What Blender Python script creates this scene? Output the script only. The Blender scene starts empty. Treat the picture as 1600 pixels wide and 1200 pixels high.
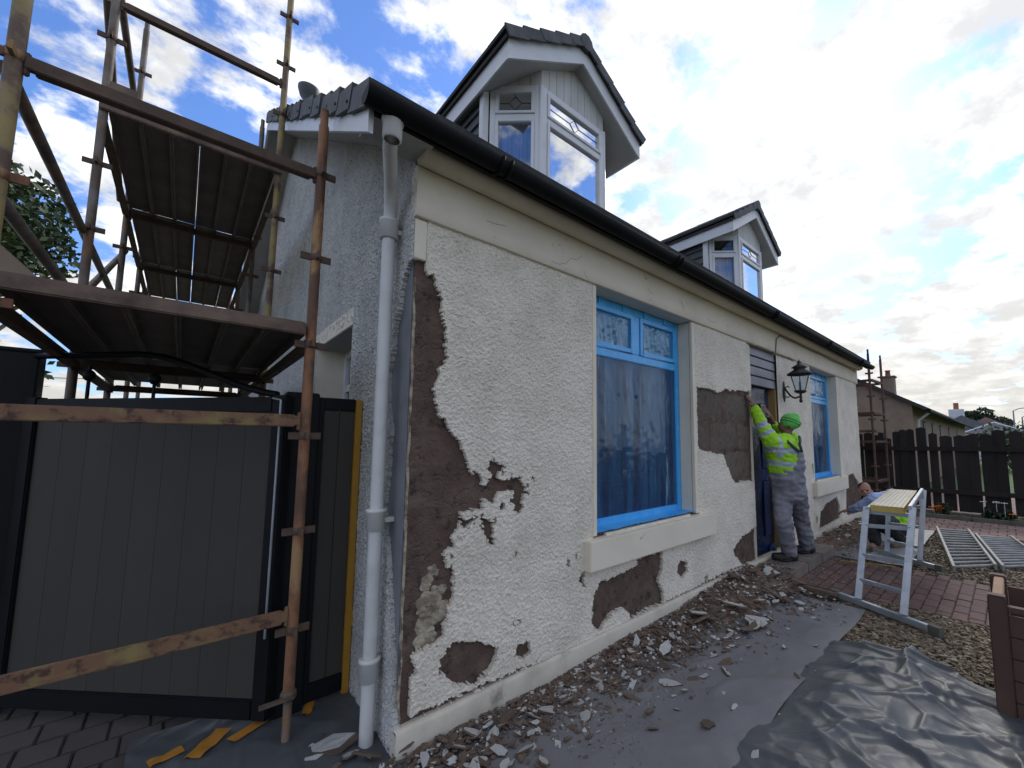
import bpy, bmesh, math, random
import numpy as np
from mathutils import Vector, Matrix, Quaternion, noise as mnoise

random.seed(7)
rng = np.random.default_rng(11)
R = math.radians
S = bpy.context.scene
COL = S.collection

# ------------------------------------------------------------------ camera, sky, sun, exposure
HEAD, PITCH = 46.094, 5.428          # heading from the facade direction (+X) and upward tilt, degrees
CAM = Vector((-0.842, -2.126, 1.45))
FPX, PPX, PPY = 642.0, 905.0, 629.0  # focal length and principal point of the 1600 x 1200 photograph
cd = bpy.data.cameras.new('camera')
cam = bpy.data.objects.new('camera', cd)
COL.objects.link(cam)
cam.location = CAM
cam.rotation_euler = (R(90 + PITCH), 0, R(HEAD - 90))
cd.sensor_fit = 'HORIZONTAL'
cd.sensor_width = 36.0
cd.lens = 36.0 * FPX / 1600.0
cd.shift_x = -(PPX - 800.0) / 1600.0
cd.shift_y = (PPY - 600.0) / 1600.0
cd.clip_start = 0.05
cd.clip_end = 2000.0
S.camera = cam

SEEDZ = 1.3
SUN_EL, SUN_AZ = 36.0, 17.0          # the sun stands behind the house, seen from its front
W = bpy.data.worlds.new('World')
S.world = W
W.use_nodes = True
wn, wl = W.node_tree.nodes, W.node_tree.links
wn.clear()
def wnode(t, **k):
    n = wn.new(t)
    for a, b in k.items():
        setattr(n, a, b)
    return n
def wmath(op, a, b=None, clamp=False):
    n = wn.new('ShaderNodeMath'); n.operation = op; n.use_clamp = clamp
    for i, v in enumerate((a, b)):
        if v is None: continue
        if isinstance(v, (int, float)): n.inputs[i].default_value = v
        else: wl.new(v, n.inputs[i])
    return n.outputs[0]
def wramp(v, a, b):
    n = wn.new('ShaderNodeMapRange'); n.interpolation_type = 'SMOOTHSTEP'
    wl.new(v, n.inputs[0]); n.inputs[1].default_value = a; n.inputs[2].default_value = b
    return n.outputs[0]
sky = wnode('ShaderNodeTexSky', sky_type='NISHITA', sun_disc=False, sun_elevation=R(SUN_EL), sun_rotation=R(90 - SUN_AZ), altitude=50, air_density=1.1, dust_density=0.6, ozone_density=2.2)
tc = wnode('ShaderNodeTexCoord')
nrm = wnode('ShaderNodeVectorMath', operation='NORMALIZE'); wl.new(tc.outputs['Generated'], nrm.inputs[0])
sep = wnode('ShaderNodeSeparateXYZ'); wl.new(nrm.outputs[0], sep.inputs[0])
zz = wmath('MAXIMUM', wmath('ADD', sep.outputs[2], 0.22), 0.06)
cmb = wnode('ShaderNodeCombineXYZ')
wl.new(wmath('DIVIDE', sep.outputs[0], zz), cmb.inputs[0])
wl.new(wmath('DIVIDE', sep.outputs[1], zz), cmb.inputs[1])
cmb.inputs[2].default_value = SEEDZ
def wnoise(scale, detail, rough, vec=None, dist=0.0):
    n = wnode('ShaderNodeTexNoise'); n.inputs['Scale'].default_value = scale; n.inputs['Detail'].default_value = detail
    n.inputs['Roughness'].default_value = rough; n.inputs['Distortion'].default_value = dist
    wl.new(vec or cmb.outputs[0], n.inputs['Vector']); return n.outputs[0]
big = wnoise(1.5, 3, 0.5)
fine = wnoise(4.6, 10, 0.60, dist=0.15)
sdir = wnode('ShaderNodeVectorMath', operation='DOT_PRODUCT'); wl.new(nrm.outputs[0], sdir.inputs[0])
sdir.inputs[1].default_value = (math.cos(R(SUN_EL)) * math.cos(R(SUN_AZ)), math.cos(R(SUN_EL)) * math.sin(R(SUN_AZ)), math.sin(R(SUN_EL)))
near_sun = wramp(sdir.outputs['Value'], 0.45, 0.98)
low = wramp(sep.outputs[2], 0.34, 0.02)
dens = wmath('ADD', wmath('ADD', wmath('MULTIPLY', fine, 0.85), wmath('MULTIPLY', big, 0.45)), wmath('ADD', wmath('MULTIPLY', near_sun, 0.052), wmath('MULTIPLY', low, 0.05)))
cover = wramp(dens, 0.600, 0.715)
shade = wmath('ADD', wmath('MULTIPLY', wramp(wnoise(5.5, 7, 0.62), 0.36, 0.66), wmath('SUBTRACT', 1.0, wmath('MULTIPLY', low, 0.7))), wmath('MULTIPLY', low, 0.3))
bright = wmath('ADD', wmath('ADD', 4.4, wmath('MULTIPLY', shade, 3.3)), wmath('MULTIPLY', near_sun, 0.4))
bright = wmath('SUBTRACT', bright, wmath('MULTIPLY', low, 1.5))
ctint = wnode('ShaderNodeMix', data_type='RGBA'); wl.new(low, ctint.inputs['Factor'])
ctint.inputs['A'].default_value = (0.97, 0.985, 1.0, 1); ctint.inputs['B'].default_value = (1.0, 0.975, 0.92, 1)
ccol = wnode('ShaderNodeVectorMath', operation='SCALE'); wl.new(ctint.outputs['Result'], ccol.inputs[0]); wl.new(bright, ccol.inputs['Scale'])
skyc = wnode('ShaderNodeVectorMath', operation='MULTIPLY'); wl.new(sky.outputs[0], skyc.inputs[0]); skyc.inputs[1].default_value = (0.66, 0.86, 1.26)
mixw = wnode('ShaderNodeMix', data_type='RGBA'); wl.new(cover, mixw.inputs['Factor'])
wl.new(skyc.outputs[0], mixw.inputs['A']); wl.new(ccol.outputs[0], mixw.inputs['B'])
bgd = wnode('ShaderNodeBackground'); bgd.inputs['Strength'].default_value = 0.10
wl.new(mixw.outputs['Result'], bgd.inputs['Color'])
wo = wnode('ShaderNodeOutputWorld'); wl.new(bgd.outputs[0], wo.inputs[0])

sd = bpy.data.lights.new('sun', 'SUN')
sd.energy = 0.9; sd.angle = R(14); sd.color = (1.0, 0.95, 0.87)
sun = bpy.data.objects.new('sun', sd); COL.objects.link(sun)
sun.rotation_euler = Vector((-math.cos(R(SUN_EL)) * math.cos(R(SUN_AZ)), -math.cos(R(SUN_EL)) * math.sin(R(SUN_AZ)), -math.sin(R(SUN_EL)))).to_track_quat('-Z', 'Y').to_euler()
sun.location = (30, 9, 25)

S.view_settings.view_transform = 'Standard'
S.view_settings.look = 'None'
S.view_settings.gamma = 1.0
S.view_settings.use_curve_mapping = False
S.view_settings.exposure = 0.88
S.cycles.max_bounces = 8
S.cycles.transparent_max_bounces = 12

# ------------------------------------------------------------------ measuring: photo pixel -> point on a plane of the place
h_ = Vector((math.cos(R(HEAD)), math.sin(R(HEAD)), 0)); r_ = Vector((math.sin(R(HEAD)), -math.cos(R(HEAD)), 0)); u_ = Vector((0, 0, 1))
fw_ = h_ * math.cos(R(PITCH)) + u_ * math.sin(R(PITCH)); up_ = -h_ * math.sin(R(PITCH)) + u_ * math.cos(R(PITCH))
def ray(px, py): return fw_ * FPX + r_ * (px - PPX) - up_ * (py - PPY)
def on(px, py, axis, val):
    d = ray(px, py); return CAM + d * ((val - CAM[axis]) / d[axis])
def oX(px, py, x=0.0): return on(px, py, 0, x)
def oY(px, py, y=0.0): return on(px, py, 1, y)
GZ = -0.07                            # level of the ground; z = 0 is a hand above it on the plinth
def oZ(px, py, z=GZ): return on(px, py, 2, z)

# ------------------------------------------------------------------ materials
MATS = {}
def mat(name, col, rough=0.7, col2=None, scale=6.0, detail=6, lo=0.35, hi=0.65, bump=0.0, bscale=40.0, bdist=0.01, metal=0.0, spec=0.5,
        col3=None, scale3=1.5, lo3=0.5, hi3=0.6, stretch=(1, 1, 1), sheen=0.0, coat=0.0, trans=0.0, alpha=1.0, bdetail=4, rand=0.0):
    m = bpy.data.materials.new(name); m.use_nodes = True
    n, l = m.node_tree.nodes, m.node_tree.links
    b = n['Principled BSDF']
    b.inputs['Roughness'].default_value = rough; b.inputs['Metallic'].default_value = metal
    b.inputs['Specular IOR Level'].default_value = spec
    b.inputs['Base Color'].default_value = (*col, 1)
    if coat: b.inputs['Coat Weight'].default_value = coat; b.inputs['Coat Roughness'].default_value = 0.15
    if sheen: b.inputs['Sheen Weight'].default_value = sheen
    if trans: b.inputs['Transmission Weight'].default_value = trans
    b.inputs['Alpha'].default_value = alpha
    tcn = n.new('ShaderNodeTexCoord'); mp = n.new('ShaderNodeMapping'); mp.inputs['Scale'].default_value = stretch
    l.new(tcn.outputs['Object'], mp.inputs[0])
    def noi(s, d, r=0.6):
        t = n.new('ShaderNodeTexNoise'); t.inputs['Scale'].default_value = s; t.inputs['Detail'].default_value = d; t.inputs['Roughness'].default_value = r
        l.new(mp.outputs[0], t.inputs['Vector']); return t.outputs[0]
    def ramp(v, a, c):
        t = n.new('ShaderNodeMapRange'); t.inputs[1].default_value = a; t.inputs[2].default_value = c; l.new(v, t.inputs[0]); return t.outputs[0]
    cur = None
    def mixin(prev, c, f):
        x = n.new('ShaderNodeMix'); x.data_type = 'RGBA'; l.new(f, x.inputs['Factor'])
        if prev is None: x.inputs['A'].default_value = (*col, 1)
        else: l.new(prev, x.inputs['A'])
        x.inputs['B'].default_value = (*c, 1); return x.outputs['Result']
    if col2: cur = mixin(cur, col2, ramp(noi(scale, detail), lo, hi))
    if col3: cur = mixin(cur, col3, ramp(noi(scale3, 8, 0.65), lo3, hi3))
    if rand:
        oi = n.new('ShaderNodeObjectInfo'); hs = n.new('ShaderNodeHueSaturation')
        rr = n.new('ShaderNodeMapRange'); l.new(oi.outputs['Random'], rr.inputs[0]); rr.inputs[3].default_value = 1 - rand; rr.inputs[4].default_value = 1 + rand
        l.new(rr.outputs[0], hs.inputs['Value'])
        if cur is None: hs.inputs['Color'].default_value = (*col, 1)
        else: l.new(cur, hs.inputs['Color'])
        cur = hs.outputs[0]
    if cur is not None: l.new(cur, b.inputs['Base Color'])
    if bump:
        bp = n.new('ShaderNodeBump'); bp.inputs['Strength'].default_value = bump; bp.inputs['Distance'].default_value = bdist
        l.new(noi(bscale, bdetail), bp.inputs['Height']); l.new(bp.outputs[0], b.inputs['Normal'])
    MATS[name] = m
    return m

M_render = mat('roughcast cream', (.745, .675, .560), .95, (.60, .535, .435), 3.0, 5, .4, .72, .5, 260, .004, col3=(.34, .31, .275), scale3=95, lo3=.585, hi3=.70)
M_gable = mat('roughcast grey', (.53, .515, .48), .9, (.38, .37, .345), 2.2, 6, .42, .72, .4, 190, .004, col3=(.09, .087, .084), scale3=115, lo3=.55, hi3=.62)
M_smooth = mat('painted smooth cement', (.75, .665, .525), .75, (.65, .57, .45), 2.0, 8, .45, .75, .12, 25, .004, col3=(.38, .33, .26), scale3=11, lo3=.64, hi3=.76)
M_plinth = mat('plinth cream', (.60, .54, .43), .8, (.45, .40, .31), 4.0, 8, .45, .7, .25, 45, .006, col3=(.27, .23, .18), scale3=3, lo3=.62, hi3=.72)
M_brown = mat('exposed brown scratch coat', (.104, .064, .047), .95, (.15, .102, .076), 7, 9, .40, .68, .9, 75, .012, col3=(.042, .029, .024), scale3=16, lo3=.54, hi3=.66)
M_block = mat('weathered block', (.115, .086, .068), .95, (.165, .128, .10), 26, 6, .4, .7, .7, 130, .006, col3=(.065, .045, .036), scale3=8, lo3=.56, hi3=.7, rand=.12)
M_cement = mat('grey cement', (.20, .205, .215), .85, (.155, .16, .17), 4, 7, .4, .65, .12, 60, .004)
M_mortar = mat('old lime mortar', (.42, .36, .26), .95, (.22, .17, .12), 18, 8, .42, .6, .8, 60, .01)
M_black = mat('black gutter plastic', (.005, .005, .0055), .62, (.008, .008, .008), 5, 5, .4, .7, spec=.16)
M_white = mat('white upvc', (.66, .66, .66), .35, (.56, .56, .56), 5, 5, .5, .8)
M_board = mat('painted white boards', (.56, .55, .52), .6, (.42, .41, .385), 4, 7, .4, .75, .1, 40, .003, stretch=(1, 1, .25))
M_soffit = mat('soffit board', (.44, .43, .41), .6, (.36, .35, .33), 3, 6, .4, .7)
M_tile = mat('grey roof tile', (.058, .060, .064), .7, (.10, .10, .10), 7, 7, .42, .7, .25, 60, .004, rand=.18)
M_pipe = mat('cream downpipe', (.62, .61, .58), .42, (.52, .50, .46), 5, 6, .45, .75, col3=(.30, .27, .22), scale3=6, lo3=.68, hi3=.76)
M_film = mat('blue masking film', (.040, .355, .78), .28, (.085, .47, .86), 7, 6, .35, .7, .35, 26, .012, spec=.6)
M_filmpane = mat('blue film over glass', (.016, .125, .28), .14, (.006, .040, .12), 3.0, 6, .40, .60, .15, 18, .01, spec=.9, stretch=(4.2, 1, .28), col3=(.20, .44, .58), scale3=4.5, lo3=.61, hi3=.69, alpha=.62)  # pale col3 streaks put highlights along the film's folds into the colour
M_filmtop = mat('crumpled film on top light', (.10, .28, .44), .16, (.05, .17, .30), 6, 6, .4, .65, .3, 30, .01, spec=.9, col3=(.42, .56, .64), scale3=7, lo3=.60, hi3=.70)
M_panerefl = mat('pale pane reflection', (.40, .50, .52), .9, (.26, .34, .38), 14, 5, .4, .65, stretch=(4, 1, .4))  # pale tone standing in for reflections on the main film pane
M_slat = mat('dark blind slat', (.030, .034, .046), .6, (.045, .05, .065), 6, 4)
M_drust = mat('dark rusty tube', (.105, .052, .032), .8, (.065, .036, .026), 9, 8, .38, .62, .3, 50, .002, col3=(.15, .075, .04), scale3=4, lo3=.56, hi3=.66)
M_doorfilm = mat('dark blue film on door', (.006, .012, .040), .22, (.012, .045, .14), 4, 7, .48, .7, .4, 22, .02, spec=.6, stretch=(1, 1, .4), col3=(.10, .20, .36), scale3=11, lo3=.66, hi3=.72)
M_shutter = mat('grey shutter slat', (.20, .195, .215), .45, (.16, .155, .17), 6, 5, .4, .7)
M_wood = mat('raw timber', (.30, .18, .06), .8, (.22, .13, .045), 6, 7, .4, .65, .2, 40, .003, stretch=(1, 1, .2))
M_yellow = mat('yellow timber post', (.42, .215, .018), .7, (.34, .17, .015), 4, 6, .4, .7)
M_glass = None
def glass(name, tint=(.9, .95, 1.0), refl=1.0):
    m = bpy.data.materials.new(name); m.use_nodes = True
    n, l = m.node_tree.nodes, m.node_tree.links; n.clear()
    o = n.new('ShaderNodeOutputMaterial'); mx = n.new('ShaderNodeMixShader'); t = n.new('ShaderNodeBsdfTransparent'); g = n.new('ShaderNodeBsdfGlossy'); f = n.new('ShaderNodeFresnel')
    t.inputs[0].default_value = (*tint, 1); g.inputs['Roughness'].default_value = .01; f.inputs[0].default_value = 1.5
    mm = n.new('ShaderNodeMath'); mm.operation = 'MULTIPLY'; mm.inputs[1].default_value = refl * 1.3; mm.use_clamp = True
    l.new(f.outputs[0], mm.inputs[0]); l.new(mm.outputs[0], mx.inputs[0]); l.new(t.outputs[0], mx.inputs[1]); l.new(g.outputs[0], mx.inputs[2]); l.new(mx.outputs[0], o.inputs[0])
    return m
M_glass = glass('window glass')
M_curtain = mat('net curtain', (.40, .47, .66), .9, (.30, .37, .56), 5, 4, .4, .7, stretch=(3, 3, .2))
M_dark = mat('dark interior', (.012, .012, .014), .9)
M_lead = mat('lead came', (.10, .10, .11), .5)
M_iron = mat('black iron', (.014, .013, .013), .5, (.03, .028, .027), 20, 5, .5, .7, .15, 60, .002)
M_rust = mat('rusty tube', (.27, .125, .058), .72, (.125, .062, .036), 9, 9, .42, .56, .35, 50, .002, metal=.15, col3=(.34, .20, .09), scale3=5, lo3=.54, hi3=.60, stretch=(1, 1, .4))
M_galv = mat('weathered galvanised tube', (.19, .16, .135), .6, (.105, .075, .055), 6, 9, .43, .58, .2, 50, .002, metal=.25, col3=(.22, .12, .055), scale3=5, lo3=.54, hi3=.64, stretch=(1, 1, .5))
M_yelp = mat('yellow painted tube', (.29, .215, .075), .65, (.19, .135, .075), 6, 8, .38, .6, .2, 50, .002, col3=(.11, .065, .042), scale3=6, lo3=.50, hi3=.60)
M_ledger = mat('rusty yellow ledger', (.20, .105, .058), .75, (.25, .195, .07), 12, 9, .47, .70, .4, 40, .003, metal=.1, col3=(.075, .038, .026), scale3=16, lo3=.52, hi3=.62)
M_dledger = mat('brown ledger', (.085, .052, .036), .75, (.135, .085, .055), 8, 8, .42, .65, .3, 40, .003, metal=.1)
M_deck = mat('steel deck board', (.13, .105, .088), .7, (.18, .15, .125), 4, 8, .38, .68, .2, 30, .003, metal=.1, rand=.25)
M_bwood = mat('deck timber', (.19, .125, .09), .85, (.075, .05, .04), 6, 7, .4, .65, .3, 40, .003, rand=.2)
M_gframe = mat('black gate frame', (.0055, .006, .007), .55, (.008, .0085, .010), 4, 5, .4, .7, spec=.2)
M_gpanel = mat('grey composite board', (.050, .043, .033), .75, (.043, .038, .030), 3, 6, .4, .7, .12, 120, .002, rand=.05, stretch=(1, 1, .3))
M_fence = mat('dark stained paling', (.0115, .0072, .0056), .85, (.020, .0125, .010), 5, 7, .4, .7, .25, 40, .003, rand=.35, stretch=(1, 1, .25))
M_alu = mat('worn aluminium', (.42, .45, .48), .42, (.33, .35, .375), 8, 7, .4, .65, .1, 60, .002, metal=.55, col3=(.55, .55, .54), scale3=14, lo3=.60, hi3=.68)
M_grey = mat('weathered ladder', (.30, .30, .285), .6, (.20, .20, .185), 6, 7, .4, .65, .15, 40, .003, metal=.2)
M_plat = mat('cream grating', (.58, .52, .39), .6, (.47, .41, .30), 9, 7, .4, .7, col3=(.22, .17, .12), scale3=14, lo3=.62, hi3=.72)
M_platy = mat('yellow platform edge', (.50, .36, .085), .55, (.40, .28, .07), 7, 6, .4, .7)
M_planter = mat('dark planter timber', (.070, .035, .023), .75, (.105, .054, .036), 5, 7, .4, .7, .2, 50, .003, stretch=(1, 1, .3))
M_planter2 = mat('sawn planter edge', (.30, .175, .085), .75, (.22, .125, .062), 7, 7, .4, .7, .2, 60, .003)
M_brick = mat('red paver', (.135, .075, .060), .85, (.10, .056, .046), 11, 7, .4, .68, .35, 90, .004, col3=(.20, .14, .11), scale3=7, lo3=.58, hi3=.72, rand=.2)
M_pinkbrick = mat('pink paver', (.26, .165, .135), .85, (.20, .125, .105), 9, 7, .4, .68, .3, 80, .004, rand=.15)
M_joint = mat('sand joint', (.075, .058, .046), .95, (.045, .036, .03), 9, 6)
M_slab = mat('concrete step', (.20, .165, .135), .9, (.13, .105, .085), 5, 8, .4, .68, .4, 60, .005, rand=.08)
M_kerb = mat('kerb stone', (.13, .12, .095), .9, (.075, .075, .055), 6, 7, .4, .68, .4, 50, .006)
M_earth = mat('gravel bed earth', (.075, .058, .040), .95, (.05, .04, .028), 9, 8, .4, .65, .6, 60, .012)
M_ground = mat('rough ground', (.085, .085, .05), .95, (.06, .075, .03), 1.2, 9, .4, .65, .5, 20, .02)
M_paving = mat('brown driveway', (.075, .062, .054), .9, (.056, .047, .042), 3, 8, .4, .68, .3, 60, .005, rand=.08)
M_stone1 = mat('gravel tan', (.25, .185, .11), .9, (.13, .098, .062), 14, 5)
M_stone2 = mat('gravel brown', (.14, .10, .058), .9, (.07, .052, .034), 14, 5)
M_stone3 = mat('gravel pale', (.30, .255, .19), .9, (.22, .18, .13), 14, 5)
M_sheet = mat('grey floor sheet', (.140, .137, .137), .6, (.165, .160, .155), 3, 8, .4, .7, .22, 9, .03, col3=(.165, .143, .122), scale3=2.4, lo3=.55, hi3=.75)
M_poly = mat('dark polythene', (.072, .078, .080), .50, (.088, .093, .094), 1.5, 4, .42, .68, .14, 12, .02, spec=.4, col3=(.10, .10, .092), scale3=3, lo3=.60, hi3=.85, bdetail=2)
M_tape = mat('orange tape', (.46, .20, .022), .55, (.36, .15, .02), 9, 5)
M_chipw = mat('broken render', (.56, .545, .50), .95, (.40, .38, .34), 22, 7, .42, .66, .8, 110, .008, rand=.12)
M_chipb = mat('broken scratch coat', (.115, .076, .053), .95, (.18, .128, .092), 16, 7, .4, .66, .7, 90, .008, rand=.2)
M_leaf = mat('leaf', (.035, .060, .017), .7, (.058, .085, .024), .9, 4, .4, .6)
M_leafd = mat('dark leaf', (.020, .036, .015), .7, (.034, .052, .020), .9, 4, .4, .6)
M_bark = mat('bark', (.055, .042, .032), .9, (.08, .062, .048), 8, 6)
M_hedge = mat('hedge leaf', (.055, .085, .026), .75, (.085, .115, .04), 1.5, 4)
M_grass = mat('lawn', (.075, .14, .028), .9, (.055, .11, .022), 3, 6)
M_skin = mat('skin', (.36, .19, .13), .55, (.30, .15, .10), 20, 4)
M_skind = mat('tanned skin', (.19, .088, .058), .55, (.15, .07, .048), 20, 4)
M_hair = mat('short brown hair', (.022, .015, .011), .7)
M_hivis = mat('hi-vis cloth', (.34, .66, .015), .75, (.27, .56, .012), 9, 5, .4, .7, .5, 22, .012)
M_refl = mat('reflective band', (.40, .45, .50), .4, (.32, .37, .42), 14, 5)
M_overall = mat('grey dungarees', (.225, .222, .25), .85, (.17, .168, .19), 5, 6, .4, .7, .5, 18, .015, col3=(.24, .24, .27), scale3=6, lo3=.62, hi3=.76)
M_hat = mat('green knit hat', (.13, .52, .10), .9, (.10, .43, .08), 30, 4, .4, .7, .4, 120, .004)
M_hats = mat('dark hat stripe', (.018, .035, .028), .9)
M_shirt = mat('pale blue shirt', (.38, .48, .74), .8, (.30, .39, .63), 9, 5, .4, .7, .5, 20, .012)
M_trouser = mat('black trousers', (.009, .009, .011), .8, (.014, .014, .016), 8, 4, .4, .7, .3, 20, .01)
M_boot = mat('dark boots', (.014, .012, .012), .6)
M_tanboot = mat('tan boots', (.20, .12, .06), .75, (.14, .085, .045), 14, 5)
M_strap = mat('dark elastic strap', (.030, .050, .045), .7)
M_nroof = mat('neighbour roof tile', (.034, .029, .027), .9, (.05, .042, .037), 3, 7, .4, .7, .3, 20, .02)
M_nwall = mat('neighbour brown render', (.27, .205, .145), .9, (.21, .155, .11), 2.5, 8, .4, .7, .3, 60, .008)
M_nwhite = mat('white cottage wall', (.60, .61, .63), .8, (.52, .53, .55), 2, 4)
M_pot = mat('terracotta pot', (.34, .12, .065), .8, (.27, .10, .055), 6, 5)
M_slate = mat('grey slate', (.13, .135, .14), .7, (.10, .105, .11), 3, 6)
M_lampg = mat('lamp column grey', (.22, .23, .24), .6)
M_petal = mat('orange petal', (.75, .25, .012), .7, (.62, .17, .01), 30, 3)
M_petalw = mat('white petal', (.70, .68, .64), .7)
M_cable = mat('old cable', (.26, .22, .17), .8, (.17, .14, .11), 9, 4)
M_vent = mat('grey vent cowl', (.10, .105, .115), .5, (.075, .08, .09), 5, 5)
M_blueroll = mat('roll of blue film', (.02, .05, .15), .3, (.05, .09, .22), 9, 4)

# ------------------------------------------------------------------ building helpers
class MB:
    def __init__(s): s.v = []; s.f = []; s.m = []; s.mi = 0; s.smooth = False; s.sm = []
    def _add(s, vs, fs, sm=False):
        o = len(s.v); s.v.extend([tuple(p) for p in vs]); s.f.extend([tuple(i + o for i in q) for q in fs]); s.m.extend([s.mi] * len(fs)); s.sm.extend([sm] * len(fs)); return s
    def box(s, x0, x1, y0, y1, z0, z1):
        vs = [(x, y, z) for z in (z0, z1) for y in (y0, y1) for x in (x0, x1)]
        return s._add(vs, [(0, 2, 3, 1), (4, 5, 7, 6), (0, 1, 5, 4), (2, 6, 7, 3), (0, 4, 6, 2), (1, 3, 7, 5)])
    def bar(s, a, b, w, h, up=(0, 0, 1), ext=0.0):
        a = Vector(a); b = Vector(b); d = (b - a).normalized(); a = a - d * ext; b = b + d * ext
        up = Vector(up)
        if abs(d.dot(up)) > .98: up = Vector((1, 0, 0))
        sx = d.cross(up).normalized(); sy = sx.cross(d).normalized()
        vs = [p + sx * (i * w / 2) + sy * (j * h / 2) for p in (a, b) for (i, j) in ((-1, -1), (1, -1), (1, 1), (-1, 1))]
        return s._add(vs, [(0, 1, 2, 3), (7, 6, 5, 4), (0, 4, 5, 1), (1, 5, 6, 2), (2, 6, 7, 3), (3, 7, 4, 0)])
    def tube(s, pts, r, n=10, cap=True):
        pts = [Vector(p) for p in pts]; rs = r if isinstance(r, (list, tuple)) else [r] * len(pts)
        vs = []; fs = []; ref = None
        for i, p in enumerate(pts):
            d = (pts[min(i + 1, len(pts) - 1)] - pts[max(i - 1, 0)]).normalized()
            if ref is None: ref = d.cross(Vector((0, 0, 1))) if abs(d.z) < .95 else d.cross(Vector((1, 0, 0)))
            ref = (ref - d * ref.dot(d)).normalized(); q = d.cross(ref)
            for k in range(n):
                t = 2 * math.pi * k / n; vs.append(p + (ref * math.cos(t) + q * math.sin(t)) * rs[i])
        for i in range(len(pts) - 1):
            for k in range(n):
                a = i * n + k; b = i * n + (k + 1) % n; fs.append((a, b, b + n, a + n))
        s._add(vs, fs, True)
        if cap: s._add(vs[:n], [tuple(range(n))[::-1]]); s._add(vs[-n:], [tuple(range(n))])
        return s
    def prism(s, poly, ext):
        n = len(poly); e = Vector(ext); a = [Vector(p) for p in poly]; vs = a + [p + e for p in a]
        fs = [tuple(range(n))[::-1], tuple(range(n, 2 * n))] + [(i, (i + 1) % n, n + (i + 1) % n, n + i) for i in range(n)]
        return s._add(vs, fs)
    def ball(s, c, r, nu=10, nv=7, rot=None):
        c = Vector(c); rr = r if isinstance(r, (list, tuple)) else (r, r, r); vs = []; fs = []
        for j in range(nv + 1):
            ph = math.pi * j / nv
            for i in range(nu):
                th = 2 * math.pi * i / nu
                p = Vector((rr[0] * math.sin(ph) * math.cos(th), rr[1] * math.sin(ph) * math.sin(th), rr[2] * math.cos(ph)))
                if rot is not None: p = rot @ p
                vs.append(c + p)
        for j in range(nv):
            for i in range(nu):
                a = j * nu + i; b = j * nu + (i + 1) % nu; fs.append((a, a + nu, b + nu, b))
        return s._add(vs, fs, True)
    def lathe(s, prof, n=16, c=(0, 0, 0)):
        c = Vector(c); vs = []; fs = []
        for (r, z) in prof:
            for k in range(n):
                t = 2 * math.pi * k / n; vs.append(c + Vector((r * math.cos(t), r * math.sin(t), z)))
        for i in range(len(prof) - 1):
            for k in range(n):
                a = i * n + k; b = i * n + (k + 1) % n; fs.append((a, b, b + n, a + n))
        return s._add(vs, fs, True)
    def sheet(s, fn, nu, nv, sm=True):
        vs = [fn(i / nu, j / nv) for j in range(nv + 1) for i in range(nu + 1)]
        fs = [(j * (nu + 1) + i, j * (nu + 1) + i + 1, (j + 1) * (nu + 1) + i + 1, (j + 1) * (nu + 1) + i) for j in range(nv) for i in range(nu)]
        return s._add(vs, fs, sm)
    def build(s, name, mats, parent=None, bevel=0.0, origin=None):
        L = Vector((0, 0, 0))
        if parent is not None:
            q = parent
            while q is not None: L = L + q.location; q = q.parent
        if origin is not None: L = Vector(origin)
        me = bpy.data.meshes.new(name)
        me.from_pydata([(x - L.x, y - L.y, z - L.z) for (x, y, z) in s.v], [], s.f)
        mats = mats if isinstance(mats, (list, tuple)) else [mats]
        for m in mats: me.materials.append(m)
        me.polygons.foreach_set('material_index', s.m); me.polygons.foreach_set('use_smooth', s.sm)
        me.update()
        if bevel:
            bm = bmesh.new(); bm.from_mesh(me); bmesh.ops.remove_doubles(bm, verts=bm.verts, dist=1e-5)
            bmesh.ops.bevel(bm, geom=list(bm.edges), offset=bevel, segments=2, affect='EDGES', clamp_overlap=True)
            bm.to_mesh(me); bm.free()
        o = bpy.data.objects.new(name, me); COL.objects.link(o)
        if parent is not None: o.parent = parent
        elif origin is not None: o.location = origin
        return o
def mesh_np(name, verts, faces, mats, midx=None, smooth=False, parent=None, origin=None):
    L = np.zeros(3)
    q = parent
    while q is not None: L = L + np.array(q.location); q = q.parent
    if origin is not None: L = np.array(origin, float)
    me = bpy.data.meshes.new(name); k = faces.shape[1]
    me.vertices.add(len(verts)); me.vertices.foreach_set('co', (verts - L).astype(np.float32).ravel())
    me.loops.add(faces.size); me.loops.foreach_set('vertex_index', faces.astype(np.int32).ravel())
    me.polygons.add(len(faces)); me.polygons.foreach_set('loop_start', np.arange(0, faces.size, k, dtype=np.int32)); me.polygons.foreach_set('loop_total', np.full(len(faces), k, dtype=np.int32))
    for m in (mats if isinstance(mats, (list, tuple)) else [mats]): me.materials.append(m)
    if midx is not None: me.polygons.foreach_set('material_index', midx.astype(np.int32))
    me.polygons.foreach_set('use_smooth', np.full(len(faces), smooth, dtype=bool))
    me.update(calc_edges=True); me.validate()
    o = bpy.data.objects.new(name, me); COL.objects.link(o)
    if parent is not None: o.parent = parent
    elif origin is not None: o.location = origin
    return o
def tag(o, label, cat, group=None):
    o['label'] = label; o['category'] = cat
    if group: o['group'] = group
    return o
def thing(name, label, cat, loc=(0, 0, 0), group=None):
    o = bpy.data.objects.new(name, None); COL.objects.link(o); o.location = loc; o.empty_display_size = .1
    return tag(o, label, cat, group)
def structure(o): o['kind'] = 'structure'; return o
def stuff(o): o['kind'] = 'stuff'; return o
def copy_to(src, parent, loc=None, rot=None, scale=None):
    o = src.copy(); COL.objects.link(o); o.parent = parent
    if loc is not None: o.location = loc
    if rot is not None: o.rotation_euler = rot
    if scale is not None: o.scale = scale
    return o

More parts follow.
